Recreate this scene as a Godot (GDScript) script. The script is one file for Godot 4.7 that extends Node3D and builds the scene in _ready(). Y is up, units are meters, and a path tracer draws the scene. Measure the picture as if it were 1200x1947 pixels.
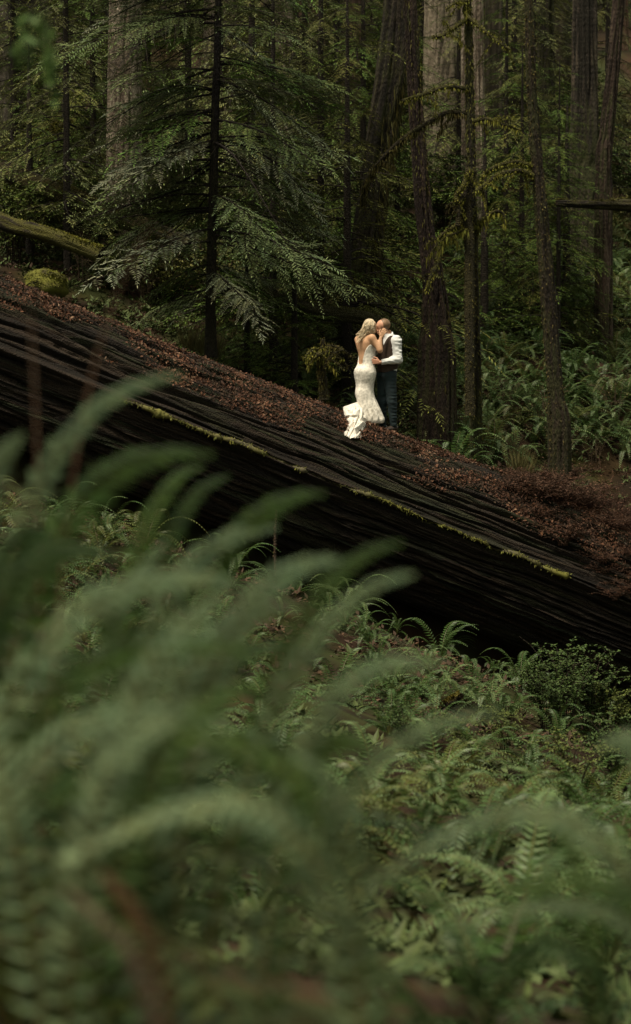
extends Node3D
# A couple kissing on a giant fallen redwood trunk, seen across a ravine through ferns.

const F := 4597.0            # focal length in photo pixels (85 mm lens, 36 mm frame height of 1947 px)
const CX := 600.0
const CY := 973.5
const HORIZON := 700.0
const CAM := Vector3(0, 4.6, 0)
const FOCUS := 39.0
var pitch := -atan((CY - HORIZON) / F)
var rng := RandomNumberGenerator.new()
var nz := FastNoiseLite.new()
var nf := FastNoiseLite.new()
var M := {}
var used := {}

# ------------------------------------------------------------------ helpers
func P(px: float, py: float, d: float) -> Vector3:
	var v := Vector3((px - CX) / F, (CY - py) / F, -1.0).rotated(Vector3.RIGHT, pitch)
	return CAM + v * (d / -v.z)

func ppm(d: float) -> float:
	return F / d

const GD := [-30.0, 0.0, 5.0, 9.0, 14.0, 25.0, 35.0, 38.0, 39.6, 41.0, 43.0, 46.0, 52.0, 60.0, 75.0, 100.0, 140.0, 200.0, 320.0]
const GH := [-1.2, -1.4, -1.55, -2.35, -3.1, -3.9, -3.75, -3.75, -3.7, -2.1, -1.35, -0.7, 1.5, 3.8, 7.5, 13.5, 24.0, 44.0, 70.0]
const GT := [-0.05, -0.1, -0.14, -0.16, -0.18, -0.25, -0.40, -0.41, -0.41, -0.41, -0.40, -0.36, -0.2, -0.12, -0.06, -0.03, 0.0, 0.0, 0.0]
func ground(x: float, z: float) -> float:
	var d := -z
	var i := 0
	while i < GD.size() - 2 and d > GD[i + 1]:
		i += 1
	var t: float = clampf((d - GD[i]) / (GD[i + 1] - GD[i]), 0.0, 1.0)
	t = t * t * (3.0 - 2.0 * t) * 0.5 + t * 0.5
	var h: float = lerpf(GH[i], GH[i + 1], t) + lerpf(GT[i], GT[i + 1], t) * clampf(x, -9.0, 9.0)
	var rough := clampf((d - 3.0) / 20.0, 0.15, 1.0)
	h += nz.get_noise_2d(x * 18.0, z * 18.0) * 0.35 * rough + nz.get_noise_2d(x * 70.0 + 40.0, z * 70.0) * 0.10 * rough
	return CAM.y + h

func gp(px: float, py: float, dmin := 3.0, dmax := 250.0) -> Vector3:   # where the ray through a photo pixel meets the ground
	var d := dmin
	var p := P(px, py, d)
	while d < dmax:
		p = P(px, py, d)
		if p.y <= ground(p.x, p.z):
			return p
		d += maxf(0.05, d * 0.004)
	return p

class MB:
	var v := PackedVector3Array()
	var c := PackedColorArray()
	var ix := PackedInt32Array()
	func vert(p: Vector3, col: Color) -> int:
		v.append(p); c.append(col)
		return v.size() - 1
	func tri(a: Vector3, b: Vector3, d: Vector3, col: Color) -> void:
		var k := v.size()
		v.append(a); v.append(b); v.append(d)
		c.append(col); c.append(col); c.append(col)
		ix.append(k); ix.append(k + 1); ix.append(k + 2)
	func quad(a: Vector3, b: Vector3, d: Vector3, e: Vector3, col: Color) -> void:
		var k := v.size()
		v.append(a); v.append(b); v.append(d); v.append(e)
		c.append(col); c.append(col); c.append(col); c.append(col)
		ix.append_array([k, k + 1, k + 2, k, k + 2, k + 3])
	# a leaf: base, two shoulders lifted a little, tip
	func leaf(base: Vector3, along: Vector3, side: Vector3, up: Vector3, wide: float, col: Color, at := 0.4) -> void:
		var k := v.size()
		var m := base + along * at + up
		v.append(base); v.append(m + side * wide); v.append(base + along); v.append(m - side * wide)
		c.append(col); c.append(col); c.append(col); c.append(col)
		ix.append_array([k, k + 1, k + 2, k, k + 2, k + 3])
	func tube(pts: Array, radii: Array, sides: int, cols) -> void:
		var k := v.size()
		var n := pts.size()
		var ref := Vector3(0.31, 0.2, 0.93).normalized()
		for i in n:
			var tg: Vector3 = (pts[mini(i + 1, n - 1)] - pts[maxi(i - 1, 0)])
			if tg.length_squared() < 1e-12:
				tg = Vector3.UP
			tg = tg.normalized()
			var a := tg.cross(ref)
			if a.length_squared() < 1e-4:
				a = tg.cross(Vector3.RIGHT)
			a = a.normalized()
			var b := tg.cross(a)
			var col: Color = cols[i] if cols is Array else cols
			for j in sides:
				var w := TAU * j / sides
				v.append(pts[i] + (a * cos(w) + b * sin(w)) * radii[i])
				c.append(col)
		for i in n - 1:
			for j in sides:
				var p := k + i * sides + j
				var q := k + i * sides + (j + 1) % sides
				ix.append_array([p, p + sides, q, q, p + sides, q + sides])
		var e := v.size()
		v.append(pts[n - 1]); c.append(c[e - 1])
		for j in sides:
			ix.append_array([k + (n - 1) * sides + j, e, k + (n - 1) * sides + (j + 1) % sides])
	func grid(rows: int, cols: int, wrap: bool) -> void:   # joins the last rows * cols vertices
		var k := v.size() - rows * cols
		for i in rows - 1:
			for j in (cols if wrap else cols - 1):
				var p := k + i * cols + j
				var q := k + i * cols + (j + 1) % cols
				ix.append_array([p, p + cols, q, q, p + cols, q + cols])
	func add(o: MB, x: Transform3D, tint := Color.WHITE) -> void:
		var k := v.size()
		v.append_array(x * o.v)
		if tint == Color.WHITE:
			c.append_array(o.c)
		else:
			for q in o.c:
				c.append(q * tint)
		for i in o.ix:
			ix.append(i + k)
	func mesh(smooth := false) -> ArrayMesh:
		var a := []
		a.resize(Mesh.ARRAY_MAX)
		a[Mesh.ARRAY_VERTEX] = v
		a[Mesh.ARRAY_COLOR] = c
		a[Mesh.ARRAY_INDEX] = ix
		if smooth:
			var n := PackedVector3Array()
			n.resize(v.size())
			for i in range(0, ix.size(), 3):
				var p := v[ix[i]]
				var f := (v[ix[i + 2]] - p).cross(v[ix[i + 1]] - p)
				n[ix[i]] += f; n[ix[i + 1]] += f; n[ix[i + 2]] += f
			for i in n.size():
				n[i] = n[i].normalized() if n[i].length_squared() > 1e-20 else Vector3.UP
			a[Mesh.ARRAY_NORMAL] = n
		var m := ArrayMesh.new()
		m.add_surface_from_arrays(Mesh.PRIMITIVE_TRIANGLES, a)
		return m

func jit(col: Color, amount: float) -> Color:
	var k := 1.0 + rng.randf_range(-amount, amount)
	var w := rng.randf_range(-amount, amount) * 0.25
	return Color(col.r * k * (1.0 + w), col.g * k, col.b * k * (1.0 - w))

func numbered(called: String) -> String:
	var n: int = used.get(called, 0)
	used[called] = n + 1
	return called if n == 0 else "%s_%03d" % [called, n]

func tag(o: Node, label: String, category: String, group := "", kind := "") -> void:
	o.set_meta("label", label)
	o.set_meta("category", category)
	if group:
		o.set_meta("group", group)
	if kind:
		o.set_meta("kind", kind)

func base(called: String, at: Vector3, label: String, category: String, group := "") -> Node3D:
	var o := Node3D.new()
	o.name = numbered(called)
	o.position = at
	add_child(o)
	tag(o, label, category, group)
	return o

func part(called: String, mesh: Mesh, m: Material, parent: Node, x := Transform3D.IDENTITY) -> MeshInstance3D:
	var o := MeshInstance3D.new()
	o.name = numbered(called) if parent == self else called
	o.mesh = mesh
	o.material_override = m
	o.transform = x
	parent.add_child(o, true)
	return o

func mat(called: String, rough: float, spec := 0.5, back := 0.0) -> StandardMaterial3D:
	var m := StandardMaterial3D.new()
	m.resource_name = called
	m.vertex_color_use_as_albedo = true
	m.albedo_color = Color.WHITE
	m.roughness = rough
	m.metallic_specular = spec
	m.cull_mode = BaseMaterial3D.CULL_DISABLED
	if back > 0.0:
		m.backlight_enabled = true
		m.backlight = Color(back, back, back)
	M[called] = m
	return m

func bez(p0: Vector3, p1: Vector3, p2: Vector3, p3: Vector3, t: float) -> Vector3:
	return p0.bezier_interpolate(p1, p2, p3, t)

func smooth_path(pts: Array, n: int) -> Array:   # Catmull-Rom through points
	var out := []
	var m := pts.size() - 1
	for i in n + 1:
		var u: float = float(i) / n * m
		var k := mini(int(u), m - 1)
		var t := u - k
		var a: Vector3 = pts[maxi(k - 1, 0)]
		var b: Vector3 = pts[k]
		var e: Vector3 = pts[k + 1]
		var f: Vector3 = pts[mini(k + 2, m)]
		out.append(b.cubic_interpolate(e, a, f, t))
	return out

# ------------------------------------------------------------------ plants
func frond(mb: MB, p0: Vector3, p1: Vector3, p2: Vector3, p3: Vector3, width: float, pairs: int, up: Vector3, col: Color, droop := 0.25, start := 0.16, full := 0.36) -> void:
	var pts := []
	var rad := []
	var n := 12
	var length := p0.distance_to(p1) * 0.5 + p1.distance_to(p2) + p2.distance_to(p3) * 0.7
	for i in n + 1:
		pts.append(bez(p0, p1, p2, p3, float(i) / n))
		rad.append(lerpf(0.0055, 0.0012, float(i) / n) * clampf(length, 0.6, 1.3))
	mb.tube(pts, rad, 3, Color(col.r * 1.1 + 0.01, col.g * 0.75, col.b * 0.6))
	var gap := length * (1.0 - start) / pairs
	for i in pairs:
		var t := lerpf(start, 0.995, (i + 0.5) / pairs)
		var p := bez(p0, p1, p2, p3, t)
		var tg := (bez(p0, p1, p2, p3, minf(t + 0.03, 1.0)) - bez(p0, p1, p2, p3, t - 0.03)).normalized()
		var side := tg.cross(up).normalized()
		var nn := side.cross(tg).normalized()
		var u := (t - start) / (1.0 - start)
		var l := width * 0.5 * minf(1.0, 0.55 + u * 3.0) * pow(maxf(1.0 - u, 0.02), 0.42)
		for s in [-1.0, 1.0]:
			var k := rng.randf_range(0.86, 1.08)
			var dir: Vector3 = (side * s + tg * (0.22 + 0.35 * u) - nn * droop * rng.randf_range(0.4, 1.5)).normalized() * l * k
			mb.leaf(p + tg * gap * 0.25 * s, dir, tg, nn * l * 0.10, gap * full, jit(col, 0.26), 0.32)

var frond_parts := []
var frond_meshes := []          # [tone][variant]
func make_fronds() -> void:
	var tones := [Color(0.040, 0.076, 0.017), Color(0.082, 0.125, 0.042), Color(0.066, 0.082, 0.017)]
	for tone in tones:
		var set_ := []
		var raw := []
		for k in 5:
			var mb := MB.new()
			var reach: float = [0.62, 0.78, 0.88, 0.70, 0.95][k]
			var high: float = [0.72, 0.62, 0.46, 0.50, 0.30][k]
			var tip: float = [0.52, 0.30, 0.08, 0.38, -0.12][k]
			frond(mb, Vector3.ZERO, Vector3(reach * 0.12, high * 0.75, rng.randf_range(-0.03, 0.03)), Vector3(reach * 0.55, high * 1.12, rng.randf_range(-0.09, 0.09)), Vector3(reach, tip, rng.randf_range(-0.16, 0.16)), rng.randf_range(0.19, 0.24), 24, Vector3.UP, tone, 0.22)
			set_.append(mb.mesh())
			raw.append(mb)
		frond_meshes.append(set_)
		frond_parts.append(raw)

func fern(at: Vector3, size: float, tone: int, count: int, label: String, group: String, called := "sword_fern") -> Node3D:
	var o := base(called, at - Vector3(0, 0.03, 0), label, "fern", group)
	var a0 := rng.randf() * TAU
	for i in count:
		var s := size * rng.randf_range(0.75, 1.12)
		var b := Basis(Vector3.UP, a0 + TAU * i / count + rng.randf_range(-0.3, 0.3)) * Basis(Vector3.BACK, rng.randf_range(-0.22, 0.2)) * Basis(Vector3.UP, rng.randf_range(-0.25, 0.25))
		part("frond", frond_meshes[tone][rng.randi() % 5], M.fern, o, Transform3D(b.scaled(Vector3(s, s, s)), Vector3.ZERO))
	return o

# a conifer branch along +X, one unit = one metre: wood and needle sprays apart
func conifer_branch(length: float, sag: float, wood: MB, green: MB, col: Color, dense: float, dead := false) -> void:
	var pts := []
	var rad := []
	var n := 9
	var yb := rng.randf_range(-0.15, 0.15)
	for i in n + 1:
		var t := float(i) / n
		pts.append(Vector3(length * t, -sag * t * t * length + 0.10 * sin(t * 5.0) * length * 0.15, yb * sin(t * 3.0) * length))
		rad.append(lerpf(0.020, 0.004, t) * (0.5 + length * 0.25))
	var wc := Color(0.028, 0.022, 0.017)
	wood.tube(pts, rad, 4, wc)
	var step := 0.085 / dense
	var s := length * 0.10
	var sign_ := 1.0
	while s < length:
		var t := s / length
		var k := t * n
		var i0 := mini(int(k), n - 1)
		var p: Vector3 = pts[i0].lerp(pts[i0 + 1], k - i0)
		var tl := length * 0.36 * sin(PI * pow(t, 0.75) * 0.93 + 0.12) * rng.randf_range(0.5, 1.15) + 0.08
		var ang := rng.randf_range(0.65, 1.05)
		var dir := Vector3(cos(ang), rng.randf_range(-0.22, 0.16), sign_ * sin(ang)).normalized()
		sign_ = -sign_
		spray(p, dir, tl, wood, green, col, dead)
		s += step * rng.randf_range(0.7, 1.4)
	spray(pts[n], (pts[n] - pts[n - 1]).normalized(), length * 0.1 + 0.06, wood, green, col, dead)

func spray(p: Vector3, dir: Vector3, tl: float, wood: MB, green: MB, col: Color, dead: bool) -> void:
	var droop := rng.randf_range(0.1, 0.55)
	var m := maxi(2, int(tl / 0.16))
	var tp := []
	var tr := []
	for i in m + 1:
		var u := float(i) / m
		tp.append(p + dir * tl * u + Vector3(0, -droop * u * u * tl, 0))
		tr.append(lerpf(0.006, 0.002, u))
	wood.tube(tp, tr, 3, Color(0.045, 0.035, 0.025))
	if dead:
		return
	var side := dir.cross(Vector3.UP).normalized()
	var u2 := 0.12
	var sgn := 1.0
	var c2 := jit(col, 0.28)
	while u2 < 1.0:
		var q: Vector3 = p + dir * tl * u2 + Vector3(0, -droop * u2 * u2 * tl, 0)
		var l := (0.05 + 0.085 * sin(PI * minf(1.0, u2 + 0.12))) * rng.randf_range(0.75, 1.3)
		var al := (side * sgn * 0.9 + dir * 0.75 + Vector3(0, rng.randf_range(-0.45, 0.12), 0)).normalized() * l
		green.leaf(q, al, dir, Vector3(0, 0.006, 0), 0.016, jit(c2, 0.15), 0.45)
		sgn = -sgn
		u2 += 0.027 / tl * rng.randf_range(0.75, 1.3)
	green.leaf(tp[m], (tp[m] - tp[m - 1]).normalized() * 0.09, side, Vector3(0, 0.004, 0), 0.010, jit(c2, 0.15), 0.45)

func bush_mesh(stems: int, high: float, wide: float, leaves: int, leafsize: float, lc: Color, wood: MB, green: MB, wc := Color(0.05, 0.035, 0.022), thick := 1.0) -> void:
	for i in stems:
		var a := rng.randf() * TAU
		var out := wide * rng.randf_range(0.3, 1.0)
		var h := high * rng.randf_range(0.6, 1.05)
		var p0 := Vector3(cos(a), 0, sin(a)) * 0.08
		var p3 := Vector3(cos(a) * out, h, sin(a) * out)
		var p1 := p0 + Vector3(rng.randf_range(-0.05, 0.05), h * 0.5, rng.randf_range(-0.05, 0.05))
		var p2 := p3 - Vector3(cos(a) * out * 0.5, h * rng.randf_range(-0.1, 0.2), sin(a) * out * 0.5)
		var pts := []
		var rad := []
		for j in 7:
			pts.append(bez(p0, p1, p2, p3, j / 6.0))
			rad.append(lerpf(0.010, 0.003, j / 6.0) * thick)
		wood.tube(pts, rad, 3, jit(wc, 0.25))
		for t in 9:
			var u := rng.randf_range(0.25, 1.0)
			var q := bez(p0, p1, p2, p3, u)
			var dir := Vector3(rng.randf_range(-1, 1), rng.randf_range(-0.25, 0.5), rng.randf_range(-1, 1)).normalized()
			var tl := rng.randf_range(0.12, 0.38) * clampf(wide, 0.5, 1.2)
			wood.tube([q, q + dir * tl * 0.5 + Vector3(0, 0.01, 0), q + dir * tl], [0.004 * thick, 0.003 * thick, 0.0015 * thick], 3, jit(wc * 1.2, 0.3))
			var per := maxi(1, leaves / (stems * 9))
			for l in per:
				var w := q + dir * tl * rng.randf_range(0.1, 1.05)
				var ld := Vector3(rng.randf_range(-1, 1), rng.randf_range(-0.5, 0.35), rng.randf_range(-1, 1)).normalized()
				var sd := ld.cross(Vector3(rng.randf_range(-0.4, 0.4), 1, rng.randf_range(-0.4, 0.4))).normalized()
				green.leaf(w, ld * leafsize * rng.randf_range(0.7, 1.3), sd, Vector3(0, leafsize * 0.08, 0), leafsize * 0.27, jit(lc, 0.3))

# ------------------------------------------------------------------ wood
# trunk through points given as [centre, radius]; fluted bark with streaks of colour and moss
func trunk_mesh(pts: Array, radii: Array, sides: int, rows: int, dark: Color, pale: Color, moss: Color, moss_share: float, flute: float, seed_: float, strip := 0.055) -> MB:
	var mb := MB.new()
	var path := smooth_path(pts, rows)
	var m := pts.size() - 1
	var s := 0.0
	for i in rows + 1:
		if i > 0:
			s += path[i].distance_to(path[i - 1])
		var tg: Vector3 = (path[mini(i + 1, rows)] - path[maxi(i - 1, 0)]).normalized()
		var a := tg.cross(Vector3.BACK).normalized()
		var b := a.cross(tg).normalized()
		var u: float = float(i) / rows * m
		var k := mini(int(u), m - 1)
		var r: float = lerpf(radii[k], radii[k + 1], smoothstep(0.0, 1.0, u - k))
		for j in sides:
			var w := TAU * j / sides
			var cx := cos(w) * r
			var cz := sin(w) * r
			var g1 := absf(nf.get_noise_3d(cx / strip * 30.0 + seed_, s * 22.0, cz / strip * 30.0))
			var g2 := absf(nf.get_noise_3d(cx / strip * 80.0 + seed_ + 300.0, s * 70.0, cz / strip * 80.0))
			var plate := smoothstep(0.0, 0.30, g1)
			var chip := smoothstep(0.0, 0.35, g2)
			var big := nz.get_noise_3d(cos(w) * 45.0 + seed_ * 3.0, s * 5.0, sin(w) * 45.0)
			var fine := nf.get_noise_3d(cx * 1300.0 + seed_, s * 240.0, cz * 1300.0)
			var tone := nz.get_noise_3d(cx * 170.0 + seed_, s * 25.0, cz * 170.0)
			var rr := r * (1.0 + flute * big * 1.4) - minf(r * 0.25, 0.055) * (1.0 - plate) - 0.012 * (1.0 - chip)
			mb.v.append(path[i] + (a * cos(w) + b * sin(w)) * rr)
			var col := dark.lerp(pale, clampf(0.38 * plate + 0.22 * chip + fine * 0.75 + tone * 1.2, 0.0, 1.0))
			var mo := smoothstep(0.55 - moss_share, 0.75 - moss_share, 0.5 + 0.6 * nz.get_noise_3d(cx * 60.0 + seed_, s * 22.0, cz * 60.0) + 0.35 * fine)
			mb.c.append(col.lerp(moss, mo * 0.85))
	mb.grid(rows + 1, sides, true)
	return mb

func moss_fuzz(mb: MB, pts: Array, radii: Array, per_m: float, hang: float, col: Color, top := false) -> void:
	for i in pts.size() - 1:
		var l: float = pts[i].distance_to(pts[i + 1])
		for k in int(l * per_m + rng.randf()):
			var t := rng.randf()
			var p: Vector3 = pts[i].lerp(pts[i + 1], t)
			var r: float = lerpf(radii[i], radii[i + 1], t)
			var d := Vector3(rng.randf_range(-1, 1), rng.randf_range(-0.2, 1.0) if top else rng.randf_range(-1, 1), rng.randf_range(-1, 1)).normalized()
			var h := hang * rng.randf_range(0.3, 1.0) if d.y < 0.1 else hang * 0.2
			var al := d * 0.035 + Vector3(rng.randf_range(-0.1, 0.1) * h, -h, rng.randf_range(-0.1, 0.1) * h)
			if d.y >= 0.1:
				al = d * rng.randf_range(0.02, 0.05)
			mb.leaf(p + d * r * 0.9, al, Vector3(rng.randf_range(-1, 1), 0.2, rng.randf_range(-1, 1)).normalized(), d * 0.004, rng.randf_range(0.006, 0.016), jit(col, 0.35), 0.3)

func mossy_limb(parent: Node, at: Vector3, px: Array, d: Array, r0: float, r1: float, col: Color, moss: Color, hang := 0.10, called := "branch", fuzz := 260.0) -> void:
	var pts := []
	for i in px.size():
		pts.append(P(px[i][0], px[i][1], d[i]) - at)
	var n := 20
	var path := smooth_path(pts, n)
	var rad := []
	var cols := []
	for i in n + 1:
		var t := float(i) / n
		rad.append(lerpf(r0, r1, t) * (1.0 + 0.35 * nz.get_noise_2d(i * 37.0, px[0][0])))
		cols.append(col.lerp(moss, clampf(0.5 + nz.get_noise_2d(i * 30.0, px[0][1]) , 0.0, 1.0)))
	var mb := MB.new()
	mb.tube(path, rad, 8, cols)
	var mf := MB.new()
	moss_fuzz(mf, path, rad, fuzz, hang * 0.55, moss)
	if called == "branch":
		for k in 4:
			var i := 2 + rng.randi() % (n - 2)
			var dir := Vector3(rng.randf_range(-1, 1), rng.randf_range(-0.9, 0.35), rng.randf_range(-0.6, 0.8)).normalized()
			var tl := rng.randf_range(0.15, 0.6)
			var tp := [path[i], path[i] + dir * tl * 0.5 + Vector3(0, 0.02, 0), path[i] + dir * tl + Vector3(0, -0.12 * tl, 0)]
			mb.tube(tp, [0.011, 0.008, 0.004], 4, col.lerp(moss, 0.3))
			moss_fuzz(mf, tp, [0.011, 0.008, 0.004], fuzz * 0.5, hang * 0.8, moss * rng.randf_range(0.5, 0.9))
	var o := part(called, mb.mesh(true), M.bark, parent)
	var f := part("moss", mf.mesh(), M.moss, o)
	f.set_meta("kind", "stuff")

func redwood(called: String, label: String, px: Array, d: float, dark: Color, pale: Color, moss_share: float, flute: float, sides := 64, rows := 90, group := "", fuzz := 0.0, hang := 0.1, fuzz_col := Color(0.075, 0.072, 0.02)) -> Node3D:
	# px: [x, y, width] from the base upwards; the last is carried on far above the frame
	var pts := []
	var rad := []
	var foot := P(px[0][0], px[0][1], d)
	for q in px:
		pts.append(P(q[0], q[1], d) - foot)
		rad.append(q[2] * 0.5 / ppm(d))
	var last: Vector3 = pts[-1] - pts[-2]
	pts.append(pts[-1] + last.normalized() * 7.0)
	rad.append(rad[-1] * 0.85)
	pts.insert(0, Vector3(pts[0].x, minf(ground(foot.x, foot.z) - foot.y, 0.0) - 0.8, pts[0].z))
	rad.insert(0, rad[0] * 1.12)
	var o := base(called, foot, label, "tree", group)
	part("trunk", trunk_mesh(pts, rad, sides, rows, dark, pale, Color(0.055, 0.06, 0.018), moss_share, flute, px[0][0]).mesh(true), M.trunk, o)
	if fuzz > 0.0:
		var path := smooth_path(pts, 40)
		var rr := []
		for i in 41:
			var u: float = i / 40.0 * (rad.size() - 1)
			var k := mini(int(u), rad.size() - 2)
			rr.append(lerpf(rad[k], rad[k + 1], u - k))
		var mf := MB.new()
		moss_fuzz(mf, path, rr, fuzz, hang, fuzz_col)
		part("moss", mf.mesh(), M.moss, o).set_meta("kind", "stuff")
	return o

func fallen_log(called: String, label: String, a: Vector3, b: Vector3, r0: float, r1: float, dark: Color, pale: Color, moss: Color, fuzz: float) -> Node3D:
	var o := base(called, a, label, "log")
	var pts := []
	var rad := []
	for i in 7:
		var t := i / 6.0
		pts.append((b - a) * t + Vector3(0, nz.get_noise_2d(i * 40.0, a.x * 30.0) * r0 * 0.5, 0))
		rad.append(lerpf(r0, r1, t))
	var mb := trunk_mesh(pts, rad, 28, 60, dark, pale, moss, 0.15, 0.16, a.x * 10.0)
	var n := mb.v.size()
	for e in [0, n - 28]:            # close both broken ends with a ragged face
		var cen := Vector3.ZERO
		for j in 28:
			cen += mb.v[e + j] / 28.0
		for j in 28:
			mb.tri(mb.v[e + j], mb.v[e + (j + 1) % 28], cen + (b - a).normalized() * rng.randf_range(-0.05, 0.05), jit(Color(0.05, 0.03, 0.02), 0.3))
	part("trunk", mb.mesh(true), M.bark, o)
	if fuzz > 0.0:
		var mf := MB.new()
		var up := (b - a).cross(Vector3(0, 0, 1)).normalized()
		if up.y < 0:
			up = -up
		for i in int(fuzz * (b - a).length()):
			var t := rng.randf()
			var w := rng.randf_range(-1.2, 1.2) * sqrt(rng.randf())
			var r := lerpf(r0, r1, t) * 1.02
			var d := (up * cos(w) + Vector3(0, 0, 1) * sin(w)).normalized()
			var p := (b - a) * t + d * r
			if nz.get_noise_2d(t * (b - a).length() * 30.0, a.y * 20.0 + w * 25.0) < -0.22:
				continue
			mf.leaf(p - d * 0.01, (d + Vector3(rng.randf_range(-0.8, 0.8), rng.randf_range(-0.8, 0.2), rng.randf_range(-0.8, 0.8))).normalized() * rng.randf_range(0.03, 0.07), Vector3(rng.randf_range(-1, 1), rng.randf_range(-1, 1), rng.randf_range(-1, 1)).normalized(), d * 0.004, rng.randf_range(0.008, 0.02), jit(moss, 0.35), 0.3)
		part("moss", mf.mesh(), M.moss, o).set_meta("kind", "stuff")
	return o

# ------------------------------------------------------------------ the great fallen trunk
var LA := Vector3.ZERO
var LB := Vector3.ZERO
var LD := Vector3.ZERO
var LU := Vector3.ZERO
const LV := Vector3(0, 0, 1)
const LR := 1.24
const LEDGE := 1.44

func log_r(s: float, w: float) -> float:
	var q := w * LR + 0.12 * nz.get_noise_2d(s * 22.0, w * 60.0)
	var p1 := smoothstep(0.0, 0.26, absf(nf.get_noise_2d(q * 300.0, s * 11.0)))
	var p2 := smoothstep(0.0, 0.30, absf(nf.get_noise_2d(q * 760.0 + 500.0, s * 24.0)))
	var big := nz.get_noise_2d(q * 60.0 + 900.0, s * 9.0)
	var r := LR + 0.03 - 0.115 * (1.0 - p1) - 0.040 * (1.0 - p2) + 0.10 * big
	r += nz.get_noise_2d(s * 260.0, q * 500.0) * 0.018
	r += 0.10 * exp(-pow((w - LEDGE + 0.03 * nz.get_noise_1d(s * 30.0)) / 0.045, 2.0))
	r -= 0.10 * smoothstep(LEDGE + 0.02, LEDGE + 0.25, w) * (1.0 - smoothstep(2.2, 2.9, w))
	r -= 0.05 * (1.0 - smoothstep(0.0, 0.5, absf(w)))
	return r

func log_point(s: float, w: float, lift := 0.0) -> Vector3:
	return LA + LD * s + (LU * cos(w) + LV * sin(w)) * (log_r(s, w) + lift)

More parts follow.
